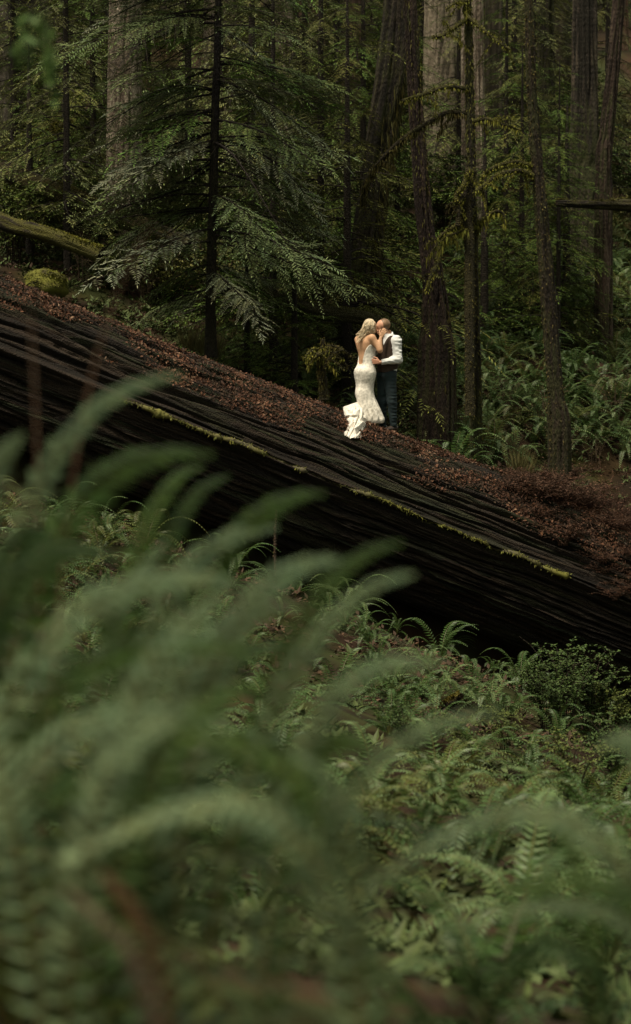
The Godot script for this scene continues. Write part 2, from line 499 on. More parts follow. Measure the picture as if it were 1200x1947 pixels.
func build_log() -> void:
	LA = P(-420, 510, 39.4)
	LB = P(1480, 1270, 39.4)
	LD = (LB - LA).normalized()
	LU = Vector3(-LD.y, LD.x, 0)
	var length := LA.distance_to(LB)
	var o := base("fallen_tree_trunk", LA, "giant fallen redwood trunk with furrowed bark under the kissing couple", "log")
	var rows := 420
	var cols := 420
	var mb := MB.new()
	for i in rows + 1:
		var s := length * i / rows
		for j in cols:
			var w := -PI + TAU * j / cols
			var r := log_r(s, w)
			mb.v.append(LD * s + (LU * cos(w) + LV * sin(w)) * r)
			var q := w * LR
			var k := clampf((r - LR) / 0.16 + 0.45, 0.0, 1.0)
			var fine := nf.get_noise_2d(q * 1500.0, s * 60.0)
			k = clampf(0.45 + 0.9 * nf.get_noise_2d(q * 620.0 + 50.0, s * 14.0), 0.0, 1.0)
			var col := Color(0.012, 0.0085, 0.006).lerp(Color(0.054, 0.038, 0.025), clampf(k + fine * 0.6, 0.0, 1.0))
			var alg := smoothstep(0.0, 0.35, nz.get_noise_2d(q * 60.0, s * 30.0) + fine * 0.4)
			col = col.lerp(Color(0.034, 0.037, 0.016), alg * 0.7)
			mb.c.append(col)
	mb.grid(rows + 1, cols, true)
	part("trunk", mb.mesh(true), M.bark, o)
	# loose strips of bark standing proud of the trunk
	for k in 120:
		var w0 := rng.randf_range(0.35, 2.3) if k < 95 else rng.randf_range(-0.5, 0.4)
		if absf(w0 - LEDGE) < 0.13:
			w0 = LEDGE + (0.13 + rng.randf() * 0.1) * signf(w0 - LEDGE)
		var l := rng.randf_range(2.5, 7.5)
		var s0 := rng.randf_range(2.5, length - l - 1.0)
		var wid := rng.randf_range(0.014, 0.05)
		var thick := rng.randf_range(0.02, 0.06)
		var sb := MB.new()
		var nr := 48
		var pale := jit(Color(0.050, 0.037, 0.025) if rng.randf() < 0.65 else Color(0.040, 0.044, 0.020), 0.3)
		for i in nr + 1:
			var t := float(i) / nr
			var s := s0 + l * t
			var taper := pow(sin(PI * clampf(t, 0.02, 0.98)), 0.35)
			var ww := w0 + 0.05 * nz.get_noise_2d(s * 30.0, k * 77.0)
			for j in 6:
				var e := (j - 2.5) / 2.5
				var w := ww + e * wid / LR * taper
				var h := thick * taper * (1.0 - pow(absf(e), 2.5)) + 0.018 * nf.get_noise_2d(s * 120.0 + k * 50.0, e * 60.0) - 0.015
				sb.v.append(LD * s + (LU * cos(w) + LV * sin(w)) * (log_r(s, ww) * 0.4 + log_r(s, w) * 0.6 + h))
				sb.c.append(pale * clampf(0.75 + 0.6 * nf.get_noise_2d(s * 200.0, e * 100.0 + k * 31.0), 0.35, 1.4))
		sb.grid(nr + 1, 6, false)
		part("bark_strip", sb.mesh(true), M.bark, o)
	# the moss-grown ledge that runs along the flank
	var pts := []
	var rad := []
	var cs := []
	for i in 301:
		var s := lerpf(6.05, 13.6, i / 300.0)
		var w := LEDGE - 0.03 * nz.get_noise_1d(s * 30.0) + 0.03 * nz.get_noise_1d(s * 90.0 + 400.0)
		pts.append(LD * s + (LU * cos(w) + LV * sin(w)) * (log_r(s, w) + 0.03))
		var kn := pow(maxf(nz.get_noise_1d(s * 260.0 + 77.0), 0.0), 2.0)
		rad.append(maxf(0.003, 0.016 + 0.045 * nz.get_noise_1d(s * 75.0) + 0.018 * nz.get_noise_1d(s * 300.0) + 0.12 * kn))
		cs.append(Color(0.085, 0.075, 0.045).lerp(Color(0.12, 0.115, 0.028), clampf(0.3 + nz.get_noise_1d(s * 90.0) * 1.4 + (s - 9.0) * 0.08, 0.0, 1.0)))
	var ml := MB.new()
	ml.tube(pts, rad, 8, cs)
	part("moss_ledge", ml.mesh(true), M.moss, o)
	var mf := MB.new()
	moss_fuzz(mf, pts, rad, 200.0, 0.06, Color(0.105, 0.105, 0.028), true)
	part("moss", mf.mesh(), M.moss, o).set_meta("kind", "stuff")
	# reddish leaf litter caught along the crest
	var lb := MB.new()
	var tones := [Color(0.035, 0.022, 0.014), Color(0.060, 0.030, 0.018), Color(0.092, 0.042, 0.024), Color(0.125, 0.060, 0.034), Color(0.17, 0.105, 0.065)]
	var made := 0
	while made < 190000:
		var s := rng.randf_range(2.0, length)
		var w := rng.randf_range(-1.0, 1.05)
		var keep := 1.0 - smoothstep(0.50, 0.95, absf(w)) + nz.get_noise_2d(s * 45.0, w * 110.0) * 2.2 - 0.1
		keep += (s - 10.0) * 0.03
		made += 1
		if rng.randf() > keep:
			continue
		var hollow := log_r(s, w) - LR
		if hollow > 0.06 and rng.randf() < 0.75:
			continue
		var nn := LU * cos(w) + LV * sin(w)
		var d := (LD * rng.randf_range(-1, 1) + nn.cross(LD) * rng.randf_range(-1, 1) + nn * rng.randf_range(-0.1, 0.55)).normalized()
		var sd := d.cross((nn + Vector3(rng.randf_range(-0.8, 0.8), 0, rng.randf_range(-0.8, 0.8))).normalized()).normalized()
		var l := 0.018 + 0.060 * pow(rng.randf(), 2.0)
		lb.leaf(log_point(s, w, rng.randf_range(0.0, 0.035)) - LA, d * l, sd, nn * l * 0.15, l * rng.randf_range(0.08, 0.3), jit(tones[clampi(int(2.0 + 3.2 * nz.get_noise_2d(s * 130.0, w * 160.0) + rng.randf_range(-1.6, 1.6)), 0, 4)], 0.35), 0.5)
	part("leaf_litter", lb.mesh(), M.litter, o).set_meta("kind", "stuff")

# ------------------------------------------------------------------ setting
func build_ground() -> void:
	var xs := []
	var x := -110.0
	while x <= 110.0:
		xs.append(x)
		x += 0.4 if absf(x) < 12.0 else 4.0
	var ds := []
	var d := -30.0
	while d <= 318.0:
		ds.append(d)
		d += 0.35 if d > 2.0 and d < 62.0 else (3.0 if d > 62.0 else 2.0)
	var mb := MB.new()
	for i in ds.size():
		for j in xs.size():
			var px: float = xs[j]
			var pz: float = -ds[i]
			mb.v.append(Vector3(px, ground(px, pz), pz))
			var a := nz.get_noise_2d(px * 60.0, pz * 60.0)
			var b := nf.get_noise_2d(px * 260.0, pz * 260.0)
			var col := Color(0.018, 0.013, 0.008).lerp(Color(0.038, 0.024, 0.015), clampf(0.4 + b * 0.9, 0.0, 1.0))
			col = col.lerp(Color(0.030, 0.034, 0.012), smoothstep(-0.05, 0.3, a + b * 0.3))
			mb.c.append(col)
	mb.grid(ds.size(), xs.size(), false)
	var o := part("ground", mb.mesh(true), M.soil, self)
	o.set_meta("kind", "structure")
	o.set_meta("label", "dark forest floor of soil and moss rising into a hillside")
	o.set_meta("category", "ground")

func scatter(called: String, label: String, category: String, mesh: Mesh, m: Material, spots: Array, s0: float, s1: float) -> void:
	var mm := MultiMesh.new()
	mm.transform_format = MultiMesh.TRANSFORM_3D
	mm.mesh = mesh
	mm.instance_count = spots.size()
	for i in spots.size():
		var s := rng.randf_range(s0, s1)
		mm.set_instance_transform(i, Transform3D((Basis(Vector3.UP, rng.randf() * TAU) * Basis(Vector3.RIGHT, rng.randf_range(-0.3, 0.3))).scaled(Vector3(s, s, s)), spots[i]))
	var o := MultiMeshInstance3D.new()
	o.name = numbered(called)
	o.multimesh = mm
	o.material_override = m
	add_child(o)
	tag(o, label, category, "", "stuff")

func build_background() -> void:
	var pale0 := Color(0.20, 0.155, 0.115)
	var pale1 := Color(0.54, 0.46, 0.36)
	var red0 := Color(0.040, 0.024, 0.017)
	var red1 := Color(0.125, 0.080, 0.058)
	var dk0 := Color(0.026, 0.020, 0.015)
	var dk1 := Color(0.085, 0.066, 0.046)
	redwood("redwood_tree", "thick pale grey redwood trunk behind the spreading dark conifer", [[232, 640, 150], [236, 560, 96], [236, 420, 68], [237, 200, 62], [238, -60, 58]], 52.0, pale0, pale1, -0.12, 0.16, 96, 110)
	redwood("redwood_tree", "pale tan trunk seen through the dark conifer's branches", [[545, 520, 64], [542, 380, 44], [540, 200, 38], [538, -60, 36]], 61.0, pale0, pale1, -0.1, 0.12)
	redwood("redwood_tree", "grey trunk with peeling bark beside the blurred green leaf", [[14, 330, 44], [10, 150, 36], [8, -60, 34]], 64.0, Color(0.1, 0.085, 0.065), Color(0.26, 0.225, 0.18), -0.05, 0.14)
	redwood("redwood_tree", "thin dark trunk next to the peeling grey trunk", [[30, 300, 16], [28, 120, 13], [27, -60, 12]], 60.0, dk0, dk1, 0.0, 0.1, 24, 40)
	redwood("redwood_tree", "short stretch of pale trunk above the hanging green leaf", [[96, 330, 30], [94, 120, 24], [92, -60, 22]], 74.0, pale0, Color(0.30, 0.25, 0.20), -0.1, 0.12)
	redwood("redwood_tree", "broad shaggy dark trunk hung with moss beside the leaning red trunk", [[688, 600, 92], [697, 480, 62], [716, 330, 58], [748, 120, 64], [764, -60, 60]], 48.0, dk0, Color(0.085, 0.066, 0.042), 0.12, 0.3, 96, 110, "", 1500.0, 0.32, Color(0.055, 0.05, 0.018))
	redwood("redwood_tree", "leaning reddish trunk with a mossy flared foot behind the groom", [[833, 690, 78], [830, 600, 58], [824, 520, 44], [809, 420, 36], [795, 250, 30], [784, 60, 27], [778, -60, 26]], 45.5, Color(0.030, 0.019, 0.014), Color(0.082, 0.052, 0.038), 0.06, 0.30, 96, 140, "", 420.0, 0.14, Color(0.06, 0.055, 0.018))
	redwood("redwood_tree", "wide fluted pale trunk far behind the leaning red trunk", [[838, 470, 96], [838, 380, 76], [840, 200, 70], [842, -60, 66]], 66.0, Color(0.16, 0.13, 0.09), Color(0.40, 0.34, 0.25), 0.0, 0.34, 96, 80)
	redwood("redwood_tree", "straight pale trunk behind the slender mossy tree", [[913, 470, 34], [911, 300, 27], [909, 100, 24], [908, -60, 23]], 58.0, pale0, Color(0.52, 0.44, 0.34), -0.12, 0.14)
	redwood("redwood_tree", "narrow pale trunk close beside the straight pale trunk", [[882, 440, 13], [882, 200, 11], [881, -60, 10]], 60.0, pale0, pale1, -0.1, 0.1, 24, 50)
	redwood("redwood_tree", "broad dark trunk with grey flank above the fern bank", [[1112, 400, 66], [1114, 260, 50], [1114, 60, 46], [1113, -60, 44]], 58.0, dk0, Color(0.13, 0.105, 0.075), 0.02, 0.2, 80, 80)
	redwood("redwood_tree", "reddish grey trunk leaning over the fern bank", [[1148, 330, 36], [1154, 250, 30], [1166, 120, 27], [1182, -60, 26]], 53.0, red0, Color(0.15, 0.105, 0.078), -0.02, 0.16)
	redwood("redwood_tree", "dark shaggy trunk between the slim mossy tree and broad trunk", [[1040, 330, 46], [1038, 190, 36], [1037, -60, 34]], 65.0, dk0, dk1, 0.1, 0.26)
	redwood("redwood_tree", "far red-barked trunk at the edge of the wood", [[1190, 300, 24], [1186, 120, 20], [1184, -60, 19]], 96.0, Color(0.14, 0.08, 0.05), Color(0.30, 0.19, 0.13), -0.3, 0.14)
	# the slender mossy tree and its limbs
	var moss := Color(0.130, 0.128, 0.026)
	var moss_dull := Color(0.062, 0.054, 0.019)     # a duller, browner moss
	var bk := Color(0.035, 0.028, 0.016)
	var t8 := redwood("mossy_tree", "slender dark tree with long arching mossy limbs", [[905, 770, 26], [902, 600, 20], [899, 420, 18], [894, 200, 17], [891, 40, 15], [890, -60, 14]], 44.0, dk0, Color(0.07, 0.06, 0.03), 0.15, 0.16, 28, 110, "", 420.0, 0.09)
	var at := t8.position
	mossy_limb(t8, at, [[891, 170], [850, 165], [810, 178], [765, 192]], [44.0, 43.8, 43.6, 43.6], 0.045, 0.03, bk, moss, 0.12)
	mossy_limb(t8, at, [[888, 216], [850, 214], [810, 236], [770, 262], [730, 300], [697, 345], [690, 390]], [44.0, 43.9, 43.8, 43.9, 44.2, 44.8, 45.2], 0.04, 0.05, bk, moss_dull, 0.2, "branch", 420.0)
	mossy_limb(t8, at, [[898, 232], [925, 226], [955, 236], [992, 248]], [44.0, 43.8, 43.7, 43.7], 0.045, 0.02, bk, moss, 0.16)
	mossy_limb(t8, at, [[886, 8], [884, 25], [905, 45], [935, 70], [970, 95]], [43.9, 43.9, 43.8, 43.7, 43.6], 0.05, 0.02, bk, moss, 0.08)
	mossy_limb(t8, at, [[890, 35], [868, 50], [845, 66], [822, 72]], [43.9, 43.8, 43.7, 43.6], 0.045, 0.02, bk, moss, 0.10)
	mossy_limb(t8, at, [[892, 2], [870, 4], [848, 18]], [43.9, 43.8, 43.7], 0.03, 0.015, bk, moss, 0.08)
	mossy_limb(t8, at, [[903, 395], [885, 420], [850, 440], [835, 452]], [44.0, 43.8, 43.6, 43.6], 0.05, 0.03, bk, moss, 0.2)
	mossy_limb(t8, at, [[906, 445], [918, 420], [942, 402], [957, 408], [959, 430]], [44.0, 43.8, 43.6, 43.6, 43.6], 0.04, 0.025, bk, moss, 0.22)
	mossy_limb(t8, at, [[900, 430], [880, 440], [850, 448]], [43.9, 43.7, 43.5], 0.035, 0.02, bk, moss, 0.25)
	# the broken snag beside it
	var sn := redwood("mossy_snag", "broken mossy snag with a knobbly top among mossy limbs", [[893, 560, 22], [892, 470, 24], [888, 410, 30], [884, 370, 36], [893, 335, 16]], 43.7, dk0, Color(0.08, 0.075, 0.03), 0.3, 0.3, 28, 60)
	var mesh_top: MeshInstance3D = sn.get_child(0)
	mesh_top.queue_free()
	sn.remove_child(mesh_top)
	mossy_limb(sn, sn.position, [[894, 790], [893, 600], [893, 480], [890, 420], [884, 372], [890, 345], [897, 322]], [43.7, 43.7, 43.7, 43.7, 43.7, 43.7, 43.7], 0.10, 0.10, bk, moss_dull, 0.10, "trunk", 420.0)
	mossy_limb(sn, sn.position, [[880, 375], [872, 385], [868, 372], [884, 350], [896, 322]], [43.6, 43.5, 43.5, 43.5, 43.5], 0.05, 0.04, bk, moss, 0.07, "branch", 500.0)
	mossy_limb(sn, sn.position, [[868, 365], [872, 395], [870, 430]], [43.5, 43.5, 43.5], 0.035, 0.045, bk, moss_dull, 0.08)
	mossy_limb(sn, sn.position, [[838, 470], [832, 500], [818, 530], [812, 555]], [44.6, 44.5, 44.4, 44.4], 0.06, 0.03, bk, moss, 0.12, "root")
	# the slim brown tree on the fern slope
	var t9 := redwood("slim_tree", "slim brown trunk rising from the fern slope with two mossy arms", [[1062, 830, 46], [1054, 740, 34], [1044, 600, 30], [1032, 440, 27], [1020, 300, 23], [1009, 140, 19], [1003, -60, 17]], 43.2, Color(0.030, 0.022, 0.014), Color(0.085, 0.064, 0.038), 0.05, 0.14, 36, 120, "", 380.0, 0.05, Color(0.07, 0.058, 0.022))
	mossy_limb(t9, t9.position, [[1016, 318], [985, 308], [950, 314], [922, 330], [912, 352]], [43.2, 43.1, 43.0, 43.0, 43.0], 0.04, 0.025, bk, moss, 0.07, "branch", 420.0)
	mossy_limb(t9, t9.position, [[1020, 338], [990, 325], [955, 330], [928, 348], [906, 364]], [43.2, 43.0, 42.9, 42.9, 42.9], 0.05, 0.04, bk, moss, 0.07, "branch", 420.0)
	# dim trunks deep in the forest: a few shapes, many copies
	var shapes := []
	for k in 6:
		shapes.append(trunk_mesh([Vector3(0, -1.5, 0), Vector3(0, 0.5, 0), Vector3(0.05, 6, 0), Vector3(0.1, 15, 0.1), Vector3(0, 28, 0)], [1.5, 1.0, 0.72, 0.62, 0.5], 48, 60, [dk1, red0 * 2.0, dk1, pale0, dk0, Color(0.10, 0.08, 0.06)][k], [Color(0.2, 0.165, 0.12), red1 * 1.7, Color(0.26, 0.215, 0.16), Color(0.36, 0.30, 0.24), Color(0.15, 0.12, 0.085), Color(0.30, 0.25, 0.185)][k], Color(0.05, 0.055, 0.018), [0.1, 0.0, 0.05, -0.1, 0.15, 0.0][k], 0.26, k * 133.0).mesh(true))
	for k in 74:
		var d := rng.randf_range(62.0, 170.0)
		var px := rng.randf_range(-150.0, 1350.0)
		var x := (px - 600.0) / ppm(d)
		var s := rng.randf_range(0.35, 1.0) * (0.7 if d < 75.0 else 1.0)
		var o := base("forest_redwood", Vector3(x, ground(x, -d), -d), "dim straight redwood trunk deep in the forest on the hillside", "tree", "dim trunks deep in the forest")
		part("trunk", shapes[rng.randi() % 6], M.trunk, o, Transform3D(Basis(Vector3.UP, rng.randf() * TAU).scaled(Vector3(s, 1.0, s)), Vector3.ZERO))

func build_conifers() -> void:
	# the dark spreading conifer behind the log: every branch a part, its sprays a part of the branch
	var variants := []
	for k in 7:
		var w := MB.new()
		var g := MB.new()
		conifer_branch([2.2, 2.6, 3.0, 2.4, 2.8, 2.0, 2.5][k], [0.12, 0.2, 0.16, 0.28, 0.1, 0.22, 0.3][k], w, g, [Color(0.110, 0.145, 0.062), Color(0.155, 0.172, 0.096), Color(0.085, 0.118, 0.036), Color(0.180, 0.195, 0.125), Color(0.110, 0.138, 0.054), Color(0.085, 0.150, 0.028), Color(0.075, 0.095, 0.055)][k], 1.0, k == 6)
		variants.append([w.mesh(true), g.mesh() if g.v.size() > 0 else null])
	var foot := P(402, 640, 43.6)
	var o := base("spreading_conifer", foot, "dark spreading conifer with drooping grey-green sprays behind the log", "tree")
	var pts := []
	var rad := []
	for q in [[402, 680, 26], [402, 600, 22], [404, 450, 19], [409, 250, 16], [414, 60, 14], [416, -80, 12], [418, -400, 9]]:
		pts.append(P(q[0], q[1], 43.6) - foot)
		rad.append(q[2] * 0.5 / ppm(43.6))
	part("trunk", trunk_mesh(pts, rad, 20, 90, Color(0.014, 0.011, 0.008), Color(0.04, 0.032, 0.022), Color(0.03, 0.03, 0.012), 0.0, 0.15, 7.0).mesh(true), M.trunk, o)
	for k in 140:
		var y := rng.randf_range(0.6, 8.2)
		var a := (0.0 if rng.randf() < 0.5 else PI) + rng.randf_range(-0.95, 0.95)
		var s := rng.randf_range(0.65, 1.12) * (1.0 if y > 1.6 else 0.7)
		var tilt := rng.randf_range(-0.40, 0.12)
		var v: Array = variants[6 if rng.randf() < 0.10 else rng.randi() % 6]
		var x := Transform3D((Basis(Vector3.UP, a) * Basis(Vector3.BACK, tilt) * Basis(Vector3.RIGHT, rng.randf_range(-0.4, 0.4))).scaled(Vector3(s, s, s)), Vector3(0.1 * y / 8.0, y, 0))
		var b := part("branch", v[0], M.bark, o, x)
		if v[1] != null:
			part("needles", v[1], M.needle, b).set_meta("kind", "stuff")
	var oc := base("added_shade_conifer", Vector3(-2.9, ground(-2.9, -3.0), -3.0), "unseen conifer added so its high boughs shade the near fern bank", "tree")  # out of view, put in so its boughs darken the near bank
	part("trunk", trunk_mesh([Vector3(0, -0.5, 0), Vector3(0, 4, 0), Vector3(0, 9, 0)], [0.16, 0.13, 0.06], 20, 40, Color(0.014, 0.011, 0.008), Color(0.04, 0.032, 0.022), Color(0.03, 0.03, 0.012), 0.0, 0.15, 3.0).mesh(true), M.bark, oc)
	for k in 20:
		var y := rng.randf_range(4.6, 8.0)
		var v: Array = variants[rng.randi() % 6]
		var s := rng.randf_range(0.9, 1.25)
		var xb := Transform3D((Basis(Vector3.UP, rng.randf_range(-0.8, 0.9)) * Basis(Vector3.BACK, rng.randf_range(0.10, 0.30))).scaled(Vector3(s, s, s)), Vector3(0, y, 0))
		var b2 := part("branch", v[0], M.bark, oc, xb)
		part("needles", v[1], M.needle, b2).set_meta("kind", "stuff")
	# understorey conifers: baked crowns, copied
	var crowns := []
	for k in 4:
		var w := MB.new()
		var g := MB.new()
		var bw := []
		for q in 5:
			var w1 := MB.new()
			var g1 := MB.new()
			conifer_branch(rng.randf_range(1.2, 2.3), rng.randf_range(0.05, 0.3), w1, g1, [Color(0.100, 0.155, 0.030), Color(0.135, 0.150, 0.052), Color(0.125, 0.135, 0.032), Color(0.120, 0.180, 0.036)][k], 0.7)
			bw.append([w1, g1])
		var h: float = [9.0, 11.0, 7.0, 4.0][k]
		var nb: int = [84, 100, 72, 40][k]
		for i in nb:
			var u := (i + rng.randf()) / nb
			var y := h * lerpf(0.06, 0.98, u)
			var s := lerpf(1.15, 0.3, u) * rng.randf_range(0.75, 1.2) * (1.0 if k < 3 else 0.6)
			var x := Transform3D((Basis(Vector3.UP, rng.randf() * TAU) * Basis(Vector3.BACK, rng.randf_range(-0.35, 0.2))).scaled(Vector3(s, s, s)), Vector3(0, y, 0))
			var q: Array = bw[rng.randi() % 5]
			w.add(q[0], x)
			g.add(q[1], x, jit(Color(1, 1, 1, 1), 0.2))
		w.tube([Vector3(0, -0.5, 0), Vector3(0, h * 0.5, 0), Vector3(0, h, 0)], [0.09, 0.06, 0.015], 10, Color(0.035, 0.027, 0.019))
		crowns.append([w.mesh(true), g.mesh()])
	var spots := []     # px, d, kind, scale
	for q in [[130, 49.0, 1, 0.9], [520, 47.0, 0, 1.0], [610, 48.5, 1, 1.0], [660, 46.5, 2, 1.15], [480, 52.0, 1, 1.1], [30, 56.0, 1, 0.9], [580, 55.0, 1, 1.1], [360, 56.0, 1, 1.1], [960, 55.0, 0, 0.9], [1150, 60.0, 1, 0.9], [870, 62.0, 1, 0.8], [755, 58.0, 0, 0.9], [1010, 61.0, 1, 1.0], [130, 60.0, 0, 1.1], [60, 50.0, 3, 1.1], [560, 44.8, 3, 0.9], [470, 45.2, 3, 0.8], [1060, 52.0, 0, 0.7], [920, 52.0, 3, 1.2], [690, 52.0, 0, 1.0], [640, 58.0, 1, 1.2], [420, 60.0, 1, 1.2], [180, 55.0, 0, 1.0], [990, 53.5, 2, 0.9], [1075, 54.0, 3, 1.3], [130, 52.0, 2, 1.0]]:
		spots.append(q)
	for k in 42:
		spots.append([rng.randf_range(-120, 1320), rng.randf_range(66, 130), [0, 1, 2, 1][rng.randi() % 4], rng.randf_range(0.9, 1.6)])
	for q in spots:
		var d: float = q[1]
		var x: float = (q[0] - 600.0) / ppm(d)
		var near := d < 62.0
		var t := base("hemlock" if near else "forest_conifer", Vector3(x, ground(x, -d), -d), "feathery green understorey conifer growing among the redwood trunks" if near else "distant feathery conifer on the wooded hillside", "tree", "understorey conifers" if near else "distant conifers on the hillside")
		var s: float = q[3]
		var xf := Transform3D(Basis(Vector3.UP, rng.randf() * TAU).scaled(Vector3(s, s, s)), Vector3.ZERO)
		part("trunk", crowns[q[2]][0], M.bark, t, xf)
		part("crown", crowns[q[2]][1], M.needle, t, xf).set_meta("kind", "stuff")

	for k in 44:
		var a := rng.randf_range(0.36, TAU - 0.36)      # all round, outside the field of view, added to block low sky light
		var dist := rng.randf_range(24.0, 50.0)
		var x := sin(a) * dist
		var z := -cos(a) * dist
		var s := rng.randf_range(1.9, 2.8)
		var t := base("unseen_ring_conifer", Vector3(x, ground(x, z), z), "tall dense unseen conifer in the added ring of trees shading the ravine", "tree", "unseen conifers round the ravine")
		var xf := Transform3D(Basis(Vector3.UP, rng.randf() * TAU).scaled(Vector3(s, s, s)), Vector3.ZERO)
		part("trunk", crowns[k % 2][0], M.bark, t, xf)
		part("crown", crowns[k % 2][1], M.needle, t, xf).set_meta("kind", "stuff")

func build_understorey() -> void:
	# ferns on the slope behind the log
	var lab := "green sword fern growing on the slope behind the fallen trunk"
	var grp := "sword ferns on the slope"
	for k in 205:
		var px := 790.0 + (k % 15 + rng.randf()) * 30.0
		var py := 470.0 + (k / 15 + rng.randf()) * 34.0
		if k >= 180:
			px = rng.randf_range(560, 800)
			py = rng.randf_range(650, 770.0 + (px - 560.0) * 0.28)
		var p := gp(px, py, 41.2, 70.0)
		fern(p, rng.randf_range(0.75, 1.2), [0, 1, 1, 0, 0, 2][rng.randi() % 6], 10 + rng.randi() % 4, lab, grp)
	for k in 16:
		var px := rng.randf_range(765, 905) if k < 12 else rng.randf_range(1020, 1100)
		var d := rng.randf_range(41.6, 43.8)
		var x := (px - 600.0) / ppm(d)
		fern(Vector3(x, ground(x, -d), -d), rng.randf_range(1.1, 1.45), [0, 1, 0][rng.randi() % 3], 12, lab, grp)
	for k in 20:
		var px := rng.randf_range(870, 1230)
		var p := gp(px, rng.randf_range(440, 560), 43.0, 70.0)
		fern(p, rng.randf_range(0.8, 1.1), [1, 1, 0][rng.randi() % 3], 12, lab, grp)
	for k in 34:
		var px := rng.randf_range(-20, 620)
		var py := rng.randf_range(250.0 if px < 300 else 480.0, 560.0 + px * 0.3)
		var p := gp(px, py, 41.5, 75.0)
		fern(p, rng.randf_range(0.5, 0.85), [0, 1, 2][rng.randi() % 3], 9 + rng.randi() % 4, "sword fern among old logs uphill behind the fallen trunk", "sword ferns among the old logs")
	# ferns on the ravine floor in front of the log
	for q in [[835, 1345, 0.9, 1], [880, 1340, 0.8, 1], [930, 1360, 0.9, 1], [800, 1330, 0.7, 0], [975, 1370, 0.7, 0], [720, 1270, 0.7, 0], [760, 1300, 0.6, 0], [575, 1100, 0.5, 1], [545, 1110, 0.4, 0], [860, 1230, 0.5, 0], [700, 1230, 0.6, 0], [1120, 1400, 0.9, 0], [1060, 1420, 0.8, 0], [1180, 1360, 0.9, 1], [1000, 1480, 0.9, 0], [900, 1460, 0.8, 0], [820, 1420, 0.8, 0], [740, 1400, 0.9, 0]]:
		var p := gp(q[0], q[1], 20.0, 39.0)
		fern(p, q[2], q[3], 13, "sword fern on the ravine floor below the fallen trunk", "sword ferns on the ravine floor")
	for k in 26:
		var px := rng.randf_range(520, 1000)
		var p := gp(px, 1075.0 + (px - 520.0) * 0.42 + rng.randf_range(0, 130), 20.0, 38.6)
		fern(p, rng.randf_range(0.35, 0.7), [0, 0, 1, 0][rng.randi() % 4], 9, "sword fern on the ravine floor below the fallen trunk", "sword ferns on the ravine floor")
	for tone in 3:                 # the rest of the bank is one mass of fern
		var whole := MB.new()
		for i in 13:
			var s := rng.randf_range(0.75, 1.12)
			whole.add(frond_parts[tone][rng.randi() % 5], Transform3D((Basis(Vector3.UP, TAU * i / 13.0 + rng.randf_range(-0.3, 0.3)) * Basis(Vector3.BACK, rng.randf_range(-0.22, 0.2))).scaled(Vector3(s, s, s)), Vector3.ZERO))
		var places := []
		for k in [90, 24, 24][tone]:
			var d := rng.randf_range(12.0, 36.5)
			var px := rng.randf_range(-100, 1300) if k % 2 else rng.randf_range(-100, 560)
			var x := (px - 600.0) / ppm(d)
			places.append(Vector3(x, ground(x, -d) - 0.03, -d))
		scatter("fern_undergrowth", ["dark green mass of ferns covering the bank down to the ravine", "paler ferns mixed through the bank above the ravine", "yellowish ferns mixed through the bank above the ravine"][tone], "undergrowth", whole.mesh(), M.fern, places, 0.65, 1.1)
	# leafy shrubs
	var kinds := []
	for k in 6:
		var w := MB.new()
		var g := MB.new()
		bush_mesh([14, 12, 16, 12, 26, 9][k], [1.1, 0.8, 1.4, 1.0, 0.42, 1.1][k], [0.75, 0.6, 0.8, 0.7, 0.95, 0.6][k], [2200, 1500, 2600, 1500, 900, 90][k], [0.055, 0.045, 0.06, 0.05, 0.045, 0.04][k], [Color(0.080, 0.100, 0.022), Color(0.100, 0.105, 0.024), Color(0.045, 0.072, 0.018), Color(0.120, 0.120, 0.036), Color(0.090, 0.042, 0.024), Color(0.10, 0.085, 0.03)][k], w, g, [Color(0.05, 0.035, 0.022), Color(0.05, 0.035, 0.022), Color(0.05, 0.035, 0.022), Color(0.05, 0.035, 0.022), Color(0.105, 0.058, 0.036), Color(0.13, 0.095, 0.058)][k], [1.0, 1.0, 1.0, 1.0, 1.4, 1.0][k])
		kinds.append([w.mesh(), g.mesh()])
	var put := func(called: String, label: String, group: String, p: Vector3, k: int, s: float) -> void:
		var o := base(called, p - Vector3(0, 0.05, 0), label, "shrub", group)
		var xf := Transform3D(Basis(Vector3.UP, rng.randf() * TAU).scaled(Vector3(s, s, s)), Vector3.ZERO)
		part("stems", kinds[k][0], M.bark, o, xf)
		part("foliage", kinds[k][1], M.leaf, o, xf).set_meta("kind", "stuff")
	for k in 150:
		var px := rng.randf_range(-40, 1240)
		var py := rng.randf_range(240, (520.0 + clampf(px, 0, 600) * 0.25) if px < 780.0 else 450.0)
		put.call("huckleberry_shrub", "olive leafy shrub on the wooded slope behind the log", "leafy shrubs on the slope", gp(px, py, 42.0, 90.0), rng.randi() % 4, rng.randf_range(0.7, 1.6))
	for q in [[1075, 1400, 2, 1.0], [1120, 1390, 2, 0.9], [1040, 1395, 2, 0.8], [1165, 1420, 0, 0.9], [960, 1430, 0, 0.55], [870, 1440, 0, 0.5], [1180, 1520, 2, 0.8], [1090, 1520, 0, 0.7], [780, 1450, 2, 0.5]]:
		put.call("ravine_shrub", "dark leafy shrub on the ravine floor beneath the log", "shrubs on the ravine floor", gp(q[0], q[1], 20.0, 38.6), q[2], q[3])
	for k in 46:
		var px := rng.randf_range(890, 1250)
		var s := (px + 420.0) / 1900.0 * LA.distance_to(LB)
		var w := rng.randf_range(-0.6, 1.5) if px > 1020 else rng.randf_range(-0.5, 0.75)
		put.call("dry_brush", "reddish dry brush growing over the buried end of the log", "dry reddish brush on the log's buried end", log_point(s, w), 4, rng.randf_range(0.4, 0.95))
